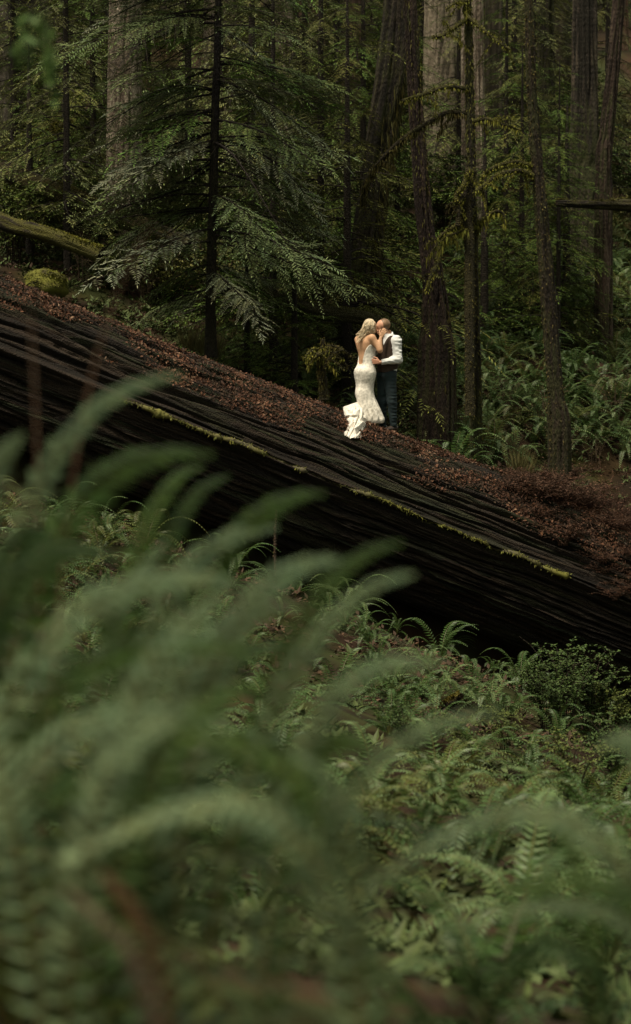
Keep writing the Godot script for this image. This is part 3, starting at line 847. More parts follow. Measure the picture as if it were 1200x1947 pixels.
	for k in 6:
		put.call("dry_brush", "reddish dry brush growing over the buried end of the log", "dry reddish brush on the log's buried end", gp(rng.randf_range(1040, 1240), rng.randf_range(880, 980), 40.8, 45.0), 4, rng.randf_range(0.5, 0.9))
	for k in 22:
		var px := rng.randf_range(-20, 440) if k < 14 else rng.randf_range(960, 1200)
		put.call("bare_shrub", "nearly leafless twiggy shrub on the slope behind the log", "bare twiggy shrubs", gp(px, rng.randf_range(420, 500 + px * 0.3) if k < 14 else rng.randf_range(780, 930), 41.3, 60.0), 5, rng.randf_range(0.7, 1.3))
	# grass tufts on the far side of the log crest
	var gb := MB.new()
	for k in 150:
		var a := rng.randf() * TAU
		var l := rng.randf_range(0.25, 0.6)
		var dir := Vector3(cos(a) * 0.35, 1.0, sin(a) * 0.35).normalized()
		var b0 := Vector3(cos(a), 0, sin(a)) * rng.randf_range(0, 0.16)
		gb.leaf(b0, dir * l, dir.cross(Vector3(rng.randf_range(-1, 1), 0.1, rng.randf_range(-1, 1))).normalized(), Vector3.ZERO, 0.006, jit(Color(0.12, 0.105, 0.04), 0.35), 0.25)
	var gm := gb.mesh()
	for q in [[380, 660], [395, 668], [362, 655], [410, 672], [1000, 900], [985, 890]]:
		var o := part("grass_tuft", gm, M.leaf, self, Transform3D(Basis(Vector3.UP, rng.randf() * TAU), gp(q[0], q[1] + 10, 41.0, 46.0)))
		tag(o, "tuft of dry yellow grass beside the log crest", "grass", "dry grass tufts by the log")
	# what nobody could count
	var cl := MB.new()
	for k in 16:
		var a := rng.randf() * TAU
		var dir := Vector3(cos(a), rng.randf_range(0.1, 0.9), sin(a)).normalized()
		cl.leaf(Vector3(rng.randf_range(-0.15, 0.15), 0, rng.randf_range(-0.15, 0.15)), dir * rng.randf_range(0.06, 0.16), dir.cross(Vector3.UP).normalized(), Vector3(0, 0.01, 0), rng.randf_range(0.012, 0.03), jit(Color(0.05, 0.07, 0.022), 0.4))
	var spots := []
	for k in 9000:
		var d := rng.randf_range(41.0, 75.0) if k % 12 else rng.randf_range(9.0, 38.0)
		var x := rng.randf_range(-0.15, 0.15) * d + rng.randf_range(-1, 1)
		spots.append(Vector3(x, ground(x, -d), -d))
	scatter("ground_cover", "low green ground cover spread over the forest floor", "ground cover", cl.mesh(), M.leaf, spots, 0.6, 1.5)
	var dl := MB.new()
	for k in 14:
		var d := Vector3(rng.randf_range(-1, 1), rng.randf_range(0, 0.4), rng.randf_range(-1, 1)).normalized()
		dl.leaf(Vector3(rng.randf_range(-0.2, 0.2), 0.01, rng.randf_range(-0.2, 0.2)), d * rng.randf_range(0.04, 0.12), d.cross(Vector3(0.2, 1, 0.1)).normalized(), Vector3(0, 0.008, 0), rng.randf_range(0.008, 0.025), jit(Color(0.065, 0.038, 0.022), 0.45))
	spots = []
	for k in 2600:
		var d := rng.randf_range(40.6, 62.0) if k % 4 else rng.randf_range(30.0, 38.6)
		var x := rng.randf_range(-0.15, 0.15) * d + rng.randf_range(-1, 1)
		spots.append(Vector3(x, ground(x, -d), -d))
	scatter("fallen_leaves", "brown fallen leaves and needles littering the forest floor", "leaf litter", dl.mesh(), M.litter, spots, 0.7, 1.5)

func build_old_logs() -> void:
	var moss := Color(0.130, 0.125, 0.026)
	var moss_dull := Color(0.062, 0.054, 0.019)
	var d0 := Color(0.022, 0.016, 0.012)
	var d1 := Color(0.07, 0.055, 0.035)
	fallen_log("mossy_log", "short log thick with bright yellow-green moss left of the pale trunk", P(-60, 398, 47.0), P(190, 482, 46.6), 0.17, 0.14, d0, d1, moss, 900.0)
	fallen_log("old_log", "dark leaning log running down behind the pale trunk", P(-60, 298, 50.5), P(360, 470, 49.0), 0.24, 0.20, d0, d1, Color(0.09, 0.075, 0.025), 350.0)
	fallen_log("old_log", "grey log with a splintered end above the fern bank", P(1058, 386, 51.0), P(1330, 390, 51.5), 0.07, 0.20, Color(0.02, 0.016, 0.012), Color(0.075, 0.060, 0.04), Color(0.075, 0.072, 0.022), 2200.0)
	fallen_log("old_log", "dark log lying in the hollow behind the bride", P(500, 572, 45.6), P(720, 612, 45.4), 0.17, 0.13, d0, d1, Color(0.062, 0.06, 0.022), 500.0)
	fallen_log("old_log", "broken log end jutting out beside the spreading conifer", P(420, 545, 45.0), P(506, 548, 44.8), 0.13, 0.08, d0, d1, Color(0.07, 0.07, 0.025), 260.0)
	fallen_log("old_log", "dark slanting log below the great trunk on the ravine floor", P(640, 1180, 36.6), P(860, 1275, 36.0), 0.14, 0.12, d0, d1, Color(0.05, 0.05, 0.02), 60.0)
	fallen_log("mossy_stick", "short mossy stump leaning out of ravine ferns", P(838, 1352, 32.0), P(878, 1322, 31.8), 0.07, 0.05, d0, d1, Color(0.12, 0.10, 0.024), 1500.0)
	# mossy boulder
	var b := MB.new()
	var rows := 22
	for i in rows + 1:
		for j in 32:
			var dir := Vector3(sin(PI * i / rows) * cos(TAU * j / 32), cos(PI * i / rows), sin(PI * i / rows) * sin(TAU * j / 32))
			var r := 1.0 + 0.35 * nz.get_noise_3dv(dir * 90.0)
			b.v.append(dir * Vector3(0.38, 0.30, 0.34) * r)
			b.c.append(Color(0.045, 0.04, 0.02).lerp(Color(0.11, 0.11, 0.024), clampf(0.6 + 0.9 * nf.get_noise_3dv(dir * 160.0), 0, 1)))
	b.grid(rows + 1, 32, true)
	var o := base("mossy_boulder", P(90, 545, 43.6), "rounded boulder furred with moss above the log crest", "boulder")
	part("stone", b.mesh(true), M.moss, o)
	var mf := MB.new()
	for k in 1600:
		var dir := Vector3(rng.randf_range(-1, 1), rng.randf_range(0, 1), rng.randf_range(-1, 1)).normalized()
		var r := 1.0 + 0.35 * nz.get_noise_3dv(dir * 90.0)
		mf.leaf(dir * Vector3(0.38, 0.30, 0.34) * r * 0.99, (dir + Vector3(rng.randf_range(-0.7, 0.7), rng.randf_range(-0.9, 0), rng.randf_range(-0.7, 0.7))).normalized() * 0.045, dir.cross(Vector3(0.3, 0.9, 0.2)).normalized(), Vector3.ZERO, 0.012, jit(Color(0.12, 0.12, 0.026), 0.35))
	part("moss", mf.mesh(), M.moss, o).set_meta("kind", "stuff")
	# mossy stump with arms beside the bride
	var bk := Color(0.035, 0.028, 0.016)
	var st := base("mossy_stump", P(614, 740, 41.6), "twisted mossy stump with crooked arms beside the bride", "stump")
	var a := st.position
	mossy_limb(st, a, [[616, 760], [614, 720], [610, 690], [614, 665], [614, 645]], [41.6, 41.6, 41.6, 41.6, 41.6], 0.09, 0.035, bk, moss_dull, 0.2, "trunk", 700.0)
	mossy_limb(st, a, [[613, 664], [628, 657], [642, 660], [654, 667]], [41.6, 41.5, 41.3, 41.2], 0.022, 0.008, bk, moss_dull, 0.10)
	mossy_limb(st, a, [[610, 690], [605, 676], [612, 672]], [41.5, 41.4, 41.4], 0.05, 0.05, bk, moss, 0.08)
	mossy_limb(st, a, [[612, 672], [598, 664], [588, 668], [580, 682]], [41.6, 41.5, 41.4, 41.3], 0.03, 0.012, bk, moss, 0.16)
	mossy_limb(st, a, [[612, 720], [620, 690], [632, 672], [646, 668]], [41.5, 41.4, 41.4, 41.4], 0.02, 0.01, bk, moss_dull, 0.05)
	var sk := base("mossy_snag", P(108, 258, 50.0), "forked mossy stub with two bright fingers on the slope", "stump")
	mossy_limb(sk, sk.position, [[100, 262], [98, 245], [104, 230], [107, 234]], [50.0, 50.0, 50.0, 50.0], 0.05, 0.04, bk, moss, 0.04, "branch", 600.0)
	mossy_limb(sk, sk.position, [[102, 258], [112, 243], [125, 234], [138, 227]], [50.0, 50.0, 50.0, 50.0], 0.05, 0.05, bk, moss, 0.04, "branch", 600.0)
	var sp := base("sapling", P(525, 1085, 36.0), "thin bare sapling stem before the dark hollow under the log", "sapling")
	mossy_limb(sp, sp.position, [[524, 1095], [523, 1030], [526, 968]], [36.0, 36.0, 36.0], 0.022, 0.016, Color(0.09, 0.055, 0.035), Color(0.07, 0.05, 0.03), 0.02, "stem", 40.0)

# ------------------------------------------------------------------ the ferns round the photographer
func near_fern(label: String, px: float, d0: float, fronds: Array) -> void:
	var near := 1.0
	var d := d0 * near
	# fronds: [x, y, d of the shoulder, x, y, d of the bend, x, y, d of the tip, width in metres, tone]
	var x := (px - CX) / ppm(d)
	var foot := Vector3(x, ground(x, -d) - 0.02, -d)
	var o := base("sword_fern", foot, label, "fern", "tall sword ferns on the near bank")
	var tones := [Color(0.034, 0.060, 0.015), Color(0.150, 0.198, 0.098), Color(0.052, 0.088, 0.019), Color(0.095, 0.052, 0.026), Color(0.19, 0.14, 0.10)]  # palest green is raised to put frond highlights into the colour
	for f in fronds:
		var mb := MB.new()
		var p1 := P(f[0], f[1], f[2] * near) - foot
		var p2 := P(f[3], f[4], f[5] * near) - foot
		var p3 := P(f[6], f[7], f[8] * near) - foot
		var up := (Vector3.UP + Vector3(rng.randf_range(-0.25, 0.25), 0, 0.7)).normalized()
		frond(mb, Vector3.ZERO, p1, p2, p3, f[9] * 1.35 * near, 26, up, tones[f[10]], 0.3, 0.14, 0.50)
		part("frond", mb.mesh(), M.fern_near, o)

func build_foreground() -> void:
	near_fern("tall sword fern whose pale frond arches up before the log", -70, 4.7, [
		[-80, 1000, 4.7, 90, 735, 4.8, 340, 712, 4.9, 0.085, 1],
		[-40, 1100, 4.8, 120, 820, 5.0, 400, 860, 5.2, 0.14, 2],
		[-60, 1200, 4.6, 10, 960, 4.7, 90, 1010, 4.8, 0.11, 0],
		[-90, 1200, 4.6, -60, 900, 4.6, 30, 830, 4.6, 0.12, 1]])
	near_fern("sword fern with upright fronds rising before the log's dark flank", 210, 5.4, [
		[170, 1250, 5.4, 260, 900, 5.6, 380, 885, 5.8, 0.09, 2],
		[220, 1250, 5.4, 300, 930, 5.6, 430, 905, 5.8, 0.08, 0],
		[240, 1300, 5.2, 400, 930, 5.2, 610, 935, 5.4, 0.12, 2],
		[200, 1250, 5.2, 300, 1010, 5.2, 520, 1000, 5.3, 0.12, 1],
		[120, 1350, 5.2, 180, 1180, 5.2, 310, 1030, 5.3, 0.085, 1],
		[60, 1350, 5.4, 40, 1100, 5.5, 130, 960, 5.6, 0.12, 0]])
	near_fern("sword fern fanning out before the hollow under the log", 330, 4.5, [
		[300, 1350, 4.5, 420, 1060, 4.5, 640, 1060, 4.6, 0.12, 1],
		[200, 1400, 4.5, 330, 1160, 4.5, 560, 1150, 4.6, 0.12, 1],
		[420, 1450, 4.4, 560, 1120, 4.4, 780, 1090, 4.4, 0.085, 1],
		[420, 1450, 4.5, 540, 1060, 4.6, 760, 1030, 4.8, 0.08, 2],
		[300, 1450, 4.5, 250, 1200, 4.5, 160, 1100, 4.6, 0.11, 0]])
	near_fern("sword fern with broad fronds massed low on the near bank", 120, 3.9, [
		[120, 1600, 3.9, 200, 1280, 3.9, 420, 1130, 4.0, 0.12, 1],
		[60, 1600, 3.9, 0, 1400, 3.9, -80, 1290, 4.0, 0.12, 1],
		[160, 1600, 3.8, 300, 1350, 3.8, 480, 1300, 3.8, 0.11, 2],
		[100, 1650, 3.8, 160, 1420, 3.8, 330, 1370, 3.8, 0.10, 1]])
	near_fern("sword fern whose thin pale fronds cross the ravine shrubs", 470, 4.2, [
		[500, 1450, 4.2, 580, 1210, 4.2, 840, 1262, 4.2, 0.075, 1],
		[520, 1600, 4.2, 660, 1370, 4.2, 950, 1352, 4.2, 0.075, 1],
		[500, 1550, 4.2, 560, 1330, 4.2, 700, 1420, 4.2, 0.12, 2]])
	near_fern("sword fern whose fronds sweep low and sideways over the bank", -190, 4.2, [
		[-120, 1250, 4.2, 150, 1030, 4.2, 450, 1110, 4.2, 0.12, 1],
		[-120, 1350, 4.2, 120, 1150, 4.2, 500, 1240, 4.2, 0.12, 2],
		[-120, 1450, 4.1, 100, 1280, 4.1, 430, 1380, 4.1, 0.12, 1],
		[-120, 1550, 4.0, 60, 1420, 4.0, 300, 1520, 4.0, 0.11, 0],
		[-140, 1150, 4.3, 20, 980, 4.3, 230, 1060, 4.3, 0.11, 0]])
	near_fern("sword fern whose long frond sags over the dark gap", 700, 3.7, [
		[720, 1500, 3.7, 560, 1380, 3.6, 105, 1645, 3.5, 0.10, 1],
		[720, 1560, 3.7, 640, 1400, 3.7, 330, 1400, 3.6, 0.10, 2],
		[700, 1600, 3.7, 660, 1440, 3.6, 560, 1440, 3.5, 0.10, 1]])
	near_fern("sword fern with a long pale frond reaching across the shrubs", 1330, 4.3, [
		[1310, 1500, 4.3, 1080, 1380, 4.3, 675, 1705, 4.2, 0.10, 1],
		[1320, 1600, 4.2, 1180, 1640, 4.2, 950, 1700, 4.2, 0.06, 2],
		[1330, 1600, 4.2, 1150, 1690, 4.2, 840, 1765, 4.2, 0.055, 1],
		[1290, 1500, 4.4, 1240, 1340, 4.5, 1150, 1420, 4.5, 0.09, 1],
		[1330, 1700, 4.0, 1230, 1640, 4.0, 1150, 1720, 4.0, 0.08, 0]])
	near_fern("sword fern with drooping green fronds low among dark gaps", 860, 5.0, [
		[820, 1900, 4.9, 760, 1800, 4.8, 640, 1860, 4.7, 0.09, 2],
		[860, 1880, 5.0, 900, 1800, 5.0, 960, 1850, 4.9, 0.09, 0],
		[840, 1900, 4.9, 780, 1850, 4.8, 690, 1930, 4.7, 0.09, 2],
		[880, 1880, 5.1, 1000, 1780, 5.1, 1120, 1830, 5.0, 0.09, 0]])
	near_fern("sword fern with small green fronds beside the long pale frond", 1150, 5.6, [
		[1150, 1800, 5.6, 1080, 1640, 5.6, 950, 1690, 5.6, 0.09, 2],
		[1160, 1800, 5.6, 1200, 1600, 5.6, 1260, 1650, 5.6, 0.10, 0],
		[1150, 1850, 5.5, 1100, 1740, 5.4, 1000, 1800, 5.4, 0.10, 0],
		[1150, 1800, 5.6, 1120, 1560, 5.7, 1020, 1560, 5.8, 0.09, 2]])
	var spots := []
	var line := [[-200, 760], [60, 830], [330, 870], [580, 980], [700, 1130], [830, 1310], [950, 1420], [1250, 1520]]   # where the mass of ferns ends
	for k in 7:
		var px := rng.randf_range(-100, 1280) if k > 4 else rng.randf_range(-100, 520)
		var d := rng.randf_range(4.7, 7.5) if px < 600.0 else rng.randf_range(6.5, 9.0)
		var i := 0
		while i < line.size() - 2 and px > line[i + 1][0]:
			i += 1
		var y: float = lerpf(line[i][1], line[i + 1][1], (px - line[i][0]) / (line[i + 1][0] - line[i][0])) + rng.randf_range(0, 260)
		var x := (px - CX) / ppm(d)
		var high := P(px, y, d).y - ground(x, -d)
		if high > 0.25:
			spots.append([px, d, minf(high / 0.85, 1.5)])
	for q in spots:
		var x: float = (q[0] - CX) / ppm(q[1])
		fern(Vector3(x, ground(x, -q[1]), -q[1]), q[2], [0, 1, 2, 0][rng.randi() % 4], 10 + rng.randi() % 4, "leafy sword fern crowding the near bank", "leafy sword ferns crowding the near bank")
	# a withered frond and brown stems
	near_fern("withered brown fern frond hanging in the dark undergrowth", 330, 3.6, [
		[330, 1900, 3.6, 290, 1800, 3.5, 120, 1690, 3.4, 0.055, 4],
		[340, 1850, 3.6, 300, 1740, 3.6, 190, 1660, 3.6, 0.06, 3]])
	near_fern("withered fern with bare brown stalks before the log", 60, 5.2, [
		[100, 900, 5.2, 160, 640, 5.2, 290, 420, 5.2, 0.012, 4],
		[90, 900, 5.2, 60, 720, 5.2, 60, 590, 5.2, 0.012, 4]])
	# leafy twig hanging in from above, close to the lens
	var tw := base("hanging_twig", P(70, -60, 7.5), "leafy green twig hanging down close before the pale trunks", "twig")
	var w := MB.new()
	var g := MB.new()
	var a := tw.position
	for k in 5:
		var tip := P(70 + rng.randf_range(-40, 50), rng.randf_range(110, 200), 7.5) - a
		w.tube([Vector3.ZERO, tip * 0.5 + Vector3(0.01, 0, 0), tip], [0.004, 0.003, 0.001], 3, Color(0.03, 0.03, 0.015))
		for i in 26:
			var u := rng.randf_range(0.45, 1.0)
			var dir := Vector3(rng.randf_range(-1, 1), rng.randf_range(-0.9, 0.2), rng.randf_range(-1, 1)).normalized()
			g.leaf(tip * u, dir * rng.randf_range(0.02, 0.045), dir.cross(Vector3(0.3, 0.2, 1)).normalized(), Vector3.ZERO, 0.010, jit(Color(0.05, 0.09, 0.02), 0.3))
	part("stem", w.mesh(), M.bark, tw)
	part("foliage", g.mesh(), M.leaf, tw).set_meta("kind", "stuff")

# ------------------------------------------------------------------ people
func capsule_net(mb: MB, bones: Array, cell: float, k: float, grow: float, cut, col: Color, vary := 0.08) -> void:
	var lo := Vector3(1e9, 1e9, 1e9)
	var hi := -lo
	for b in bones:
		for e in 2:
			var r := Vector3.ONE * (float(b[2 + e]) + grow + 3.0 * cell)
			lo = lo.min(b[e] - r)
			hi = hi.max(b[e] + r)
	var nx := int((hi.x - lo.x) / cell) + 2
	var ny := int((hi.y - lo.y) / cell) + 2
	var n_z := int((hi.z - lo.z) / cell) + 2
	var acc := PackedFloat32Array()
	acc.resize(nx * ny * n_z)
	for b in bones:
		var a: Vector3 = b[0]
		var ra: float = float(b[2]) + grow
		var rb: float = float(b[3]) + grow
		var ba: Vector3 = b[1] - a
		var bl := maxf(ba.length_squared(), 1e-9)
		var mr := maxf(ra, rb) + 2.5 * cell + 2.0 / k
		var mn: Vector3 = (a.min(b[1]) - Vector3.ONE * mr - lo) / cell
		var mx: Vector3 = (a.max(b[1]) + Vector3.ONE * mr - lo) / cell
		for z in range(maxi(0, int(mn.z)), mini(n_z, int(mx.z) + 1)):
			for y in range(maxi(0, int(mn.y)), mini(ny, int(mx.y) + 1)):
				var row := (z * ny + y) * nx
				for x in range(maxi(0, int(mn.x)), mini(nx, int(mx.x) + 1)):
					var pa := lo + Vector3(x, y, z) * cell - a
					var h := clampf(pa.dot(ba) / bl, 0.0, 1.0)
					var d := (pa - ba * h).length() - (ra + (rb - ra) * h)
					acc[row + x] += exp(-k * d)
	var val := acc
	for i in val.size():
		val[i] = -log(acc[i]) / k if acc[i] > 1e-12 else 0.5
	if cut != null:
		for z in n_z:
			for y in ny:
				for x in nx:
					var i := (z * ny + y) * nx + x
					if val[i] < 2.0 * cell:
						val[i] = maxf(val[i], cut.call(lo + Vector3(x, y, z) * cell))
	var id := PackedInt32Array()
	id.resize(val.size())
	id.fill(-1)
	var off := [0, 1, nx, nx + 1, nx * ny, nx * ny + 1, nx * ny + nx, nx * ny + nx + 1]
	for z in n_z - 1:
		for y in ny - 1:
			for x in nx - 1:
				var i := (z * ny + y) * nx + x
				var inside := 0
				for o in off:
					if val[i + o] < 0.0:
						inside += 1
				if inside == 0 or inside == 8:
					continue
				var sum := Vector3.ZERO
				var cnt := 0
				for e in [[0, 1], [2, 3], [4, 5], [6, 7], [0, 2], [1, 3], [4, 6], [5, 7], [0, 4], [1, 5], [2, 6], [3, 7]]:
					var va := val[i + off[e[0]]]
					var vb := val[i + off[e[1]]]
					if (va < 0.0) == (vb < 0.0):
						continue
					var t := va / (va - vb)
					var pa := Vector3(e[0] & 1, (e[0] >> 1) & 1, (e[0] >> 2) & 1)
					var pb := Vector3(e[1] & 1, (e[1] >> 1) & 1, (e[1] >> 2) & 1)
					sum += pa.lerp(pb, t)
					cnt += 1
				var p := lo + (Vector3(x, y, z) + sum / cnt) * cell
				var q := 1.0 + vary * nf.get_noise_3dv(p * 2200.0) + vary * nz.get_noise_3dv(p * 500.0)
				id[i] = mb.vert(p, Color(col.r * q, col.g * q, col.b * q))
	for z in range(1, n_z - 1):
		for y in range(1, ny - 1):
			for x in range(1, nx - 1):
				var i := (z * ny + y) * nx + x
				var s0 := val[i] < 0.0
				for ax in 3:
					var st: int = [1, nx, nx * ny][ax]
					if s0 == (val[i + st] < 0.0):
						continue
					var u: int = [nx, nx * ny, 1][ax]
					var w: int = [nx * ny, 1, nx][ax]
					var a := id[i]
					var b := id[i - u]
					var c := id[i - u - w]
					var d := id[i - w]
					if a < 0 or b < 0 or c < 0 or d < 0:
						continue
					if s0:
						mb.ix.append_array([a, c, b, a, d, c])
					else:
						mb.ix.append_array([a, b, c, a, c, d])

# a hand from the wrist: fwd along the fingers, palm towards what it touches, thumb side
func hand_bones(wrist: Vector3, fwd: Vector3, palm: Vector3, thumb: Vector3, curl: float) -> Array:
	var out := []
	fwd = fwd.normalized()
	thumb = (thumb - fwd * thumb.dot(fwd)).normalized()
	palm = palm.normalized()
	for i in 4:
		var off := thumb * (0.030 - 0.0195 * i)
		var k0 := wrist + fwd * 0.012 + off * 0.6
		var k1: Vector3 = wrist + fwd * [0.086, 0.090, 0.086, 0.078][i] + off
		out.append([k0, k1, 0.0145, 0.0115])
		var l: float = [0.070, 0.078, 0.072, 0.056][i]
		var d := (fwd + off * 3.5).normalized()
		var p := k1
		for s in 3:
			var ang := curl * (0.5 + s * 0.9)
			var dd := (d * cos(ang) + palm * sin(ang)).normalized()
			var q: Vector3 = p + dd * l * [0.44, 0.31, 0.25][s]
			out.append([p, q, 0.0095 - s * 0.0008, 0.0088 - s * 0.0009])
			p = q
	var t0 := wrist + fwd * 0.025 + thumb * 0.026
	var t1 := t0 + (thumb * 0.75 + fwd * 0.6 + palm * 0.2).normalized() * 0.042
	var t2 := t1 + (thumb * 0.35 + fwd * 0.9 + palm * 0.25).normalized() * 0.034
	var t3 := t2 + (fwd + thumb * 0.1 + palm * 0.3).normalized() * 0.026
	out.append([t0, t1, 0.014, 0.0115]); out.append([t1, t2, 0.011, 0.0098]); out.append([t2, t3, 0.0098, 0.008])
	return out

# a head whose face looks along f; up is the crown
func head_bones(c: Vector3, f: Vector3, up: Vector3, size: float) -> Array:
	var s := up.cross(f).normalized()
	var b := []
	b.append([c + up * 0.035 * size - f * 0.025 * size, c + up * 0.028 * size + f * 0.018 * size, 0.084 * size, 0.080 * size])
	b.append([c + s * 0.018 * size + up * 0.03 * size, c - s * 0.018 * size + up * 0.03 * size, 0.078 * size, 0.078 * size])
	b.append([c + f * 0.040 * size - up * 0.015 * size, c + f * 0.060 * size - up * 0.082 * size, 0.056 * size, 0.030 * size])         # jaw
	for k in [-1.0, 1.0]:
		b.append([c + f * 0.045 * size + s * 0.036 * k * size - up * 0.020 * size, c + f * 0.055 * size + s * 0.012 * k * size - up * 0.078 * size, 0.030 * size, 0.022 * size])
		b.append([c + f * 0.082 * size + s * 0.034 * k * size + up * 0.022 * size, c + f * 0.088 * size + s * 0.012 * k * size + up * 0.018 * size, 0.012 * size, 0.011 * size])   # brow
		b.append([c - f * 0.012 * size + s * 0.080 * k * size + up * 0.012 * size, c - f * 0.002 * size + s * 0.078 * k * size - up * 0.026 * size, 0.014 * size, 0.009 * size])       # ear
		b.append([c + f * 0.074 * size + s * 0.031 * k * size + up * 0.002 * size, c + f * 0.075 * size + s * 0.030 * k * size + up * 0.001 * size, 0.0125 * size, 0.0125 * size])   # eyelid
	b.append([c + f * 0.092 * size + up * 0.010 * size, c + f * 0.112 * size - up * 0.030 * size, 0.009 * size, 0.0125 * size])      # nose
	b.append([c + f * 0.088 * size - up * 0.056 * size + s * 0.018 * size, c + f * 0.088 * size - up * 0.056 * size - s * 0.018 * size, 0.0105 * size, 0.0105 * size])   # lips
	b.append([c + f * 0.080 * size - up * 0.088 * size, c + f * 0.076 * size - up * 0.092 * size, 0.020 * size, 0.020 * size])   # chin
	return b

func build_people() -> void:
	var d := 39.35
	var m := ppm(d)
	# ---- the bride
	var o0 := P(705, 806, d)
	var bride := base("person", o0, "woman in backless cream lace gown with blonde curls kissing a man", "person", "kissing couple")
	var B := func(px: float, py: float, z: float) -> Vector3:
		return Vector3((px - 705.0) / m, (806.0 - py) / m, z)
	var r := Vector3(0.67, 0, 0.74)
	var f := Vector3(0.74, 0, -0.67)
	var ch: Vector3 = B.call(694, 646, 0.0)
	var wa: Vector3 = B.call(697, 681, 0.0)
	var hp: Vector3 = B.call(695, 708, 0.0)
	var hd: Vector3 = B.call(704.5, 622, 0.02)
	var torso := []
	for k in [-1.0, 1.0]:
		torso.append([ch + r * 0.095 * k - Vector3(0, 0.06, 0), wa + r * 0.062 * k, 0.078, 0.066])
		torso.append([ch + r * 0.060 * k + f * 0.012 - Vector3(0, 0.10, 0), wa + r * 0.04 * k + f * 0.01, 0.080, 0.072])
		torso.append([wa + r * 0.062 * k, hp + r * 0.082 * k, 0.066, 0.098])
		torso.append([hp + r * 0.07 * k - f * 0.055, hp + r * 0.07 * k - f * 0.04 - Vector3(0, 0.08, 0), 0.082, 0.080])       # seat
		torso.append([ch + r * 0.07 * k + f * 0.075 - Vector3(0, 0.135, 0), ch + r * 0.065 * k + f * 0.085 - Vector3(0, 0.15, 0), 0.055, 0.05])   # bust
		torso.append([ch + r * 0.085 * k - f * 0.035 - Vector3(0, 0.05, 0), ch + r * 0.07 * k - f * 0.03 - Vector3(0, 0.13, 0), 0.05, 0.045])        # shoulder blade
	var sh_r: Vector3 = B.call(707, 643, 0.135)
	var sh_l: Vector3 = B.call(681.5, 646, -0.125)
	var limbs := []
	limbs.append([ch + Vector3(0, 0.0, 0), sh_r, 0.058, 0.050])
	limbs.append([ch + Vector3(0, 0.0, 0), sh_l, 0.058, 0.050])
	limbs.append([ch + Vector3(0, 0.02, 0), hd + Vector3(-0.02, -0.07, 0), 0.055, 0.047])
	var el_r: Vector3 = B.call(721.5, 666, 0.17)
	var wr_r: Vector3 = B.call(723.5, 642, 0.135)
	limbs.append([sh_r, el_r, 0.050, 0.040])
	limbs.append([el_r, wr_r, 0.040, 0.025])
	var el_l: Vector3 = B.call(708, 662, -0.27)
	var wr_l: Vector3 = B.call(729, 642, -0.13)
	limbs.append([sh_l, el_l, 0.048, 0.038])
	limbs.append([el_l, wr_l, 0.038, 0.024])
	var legs := []
	for k in [-1.0, 1.0]:
		var kn: Vector3 = B.call(693 + 3 * k, 752, 0.05 * k)
		var an: Vector3 = B.call(703 + 5 * k, 797, 0.05 * k)
		legs.append([hp + r * 0.075 * k - Vector3(0, 0.05, 0), kn, 0.085, 0.055])
		legs.append([kn, an, 0.055, 0.034])
		legs.append([an, an + f * 0.13 - Vector3(0, 0.05, 0), 0.034, 0.026])
	var skin := Color(0.46, 0.262, 0.150)
	var mb := MB.new()
	capsule_net(mb, torso + limbs + legs, 0.013, 55.0, 0.0, null, skin, 0.05)
	capsule_net(mb, head_bones(hd, Vector3(0.80, 0.12, -0.58).normalized(), Vector3(-0.10, 0.98, 0.1).normalized(), 0.97), 0.005, 130.0, 0.0, null, skin, 0.05)
	capsule_net(mb, hand_bones(wr_r, Vector3(0.42, 0.85, -0.15), Vector3(0.55, 0.1, -0.8), Vector3(-0.75, 0.6, 0.1), 0.28), 0.004, 300.0, 0.0, null, skin, 0.05)
	capsule_net(mb, hand_bones(wr_l, Vector3(0.7, 0.6, 0.1), Vector3(0.3, 0, 0.9), Vector3(-0.5, 0.7, 0.1), 0.3), 0.004, 300.0, 0.0, null, skin, 0.05)
	part("body", mb.mesh(true), M.skin, bride)
	# gown
	var skirt := torso.duplicate()
	var kc: Vector3 = B.call(693, 748, 0.0)
	var hem: Vector3 = B.call(706, 803, 0.02)
	for k in [-1.0, 1.0]:
		skirt.append([hp + r * 0.07 * k - Vector3(0, 0.03, 0), kc + r * 0.055 * k, 0.104, 0.088])
		skirt.append([kc + r * 0.055 * k, hem + r * 0.09 * k + Vector3(0, 0.05, 0), 0.088, 0.098])
		skirt.append([kc + f * 0.045 * k, hem + f * 0.10 * k + Vector3(0, 0.05, 0), 0.085, 0.095])
	var cutter := func(p: Vector3) -> float:
		var q := p - ch
		var phi := absf(wrapf(atan2(q.dot(r), q.dot(f)) - 0.42, -PI, PI))
		var top := lerpf(B.call(0, 655, 0.0).y, B.call(0, 693, 0.0).y, smoothstep(1.25, 2.9, phi))
		return maxf((p.y - top) * 0.75, 0.012 - p.y)
	var gown := MB.new()
	capsule_net(gown, skirt, 0.012, 45.0, 0.008, cutter, Color(0.585, 0.548, 0.48), 0.30)
	for i in gown.v.size():         # folds falling from the knee, lace relief above
		var p := gown.v[i]
		var c := kc.lerp(hem, clampf((kc.y - p.y) / (kc.y - hem.y), 0.0, 1.0))
		var out := Vector3(p.x - c.x, 0, p.z - c.z)
		var a := atan2(out.z, out.x)
		var low := smoothstep(kc.y + 0.05, hem.y, p.y)
		gown.v[i] = p + out.normalized() * (low * 0.022 * sin(a * 13.0 + nz.get_noise_1d(p.y * 250.0) * 3.0) + 0.0025 * nf.get_noise_3dv(p * 4200.0) + low * 0.03 * maxf(out.normalized().x, 0.0))
	part("gown", gown.mesh(true), M.lace, bride)
	# train thrown over the near side of the log: a bunched sheet, shelf on top, spilling down
	var tr := MB.new()
	var nu := 70
	var nv := 90
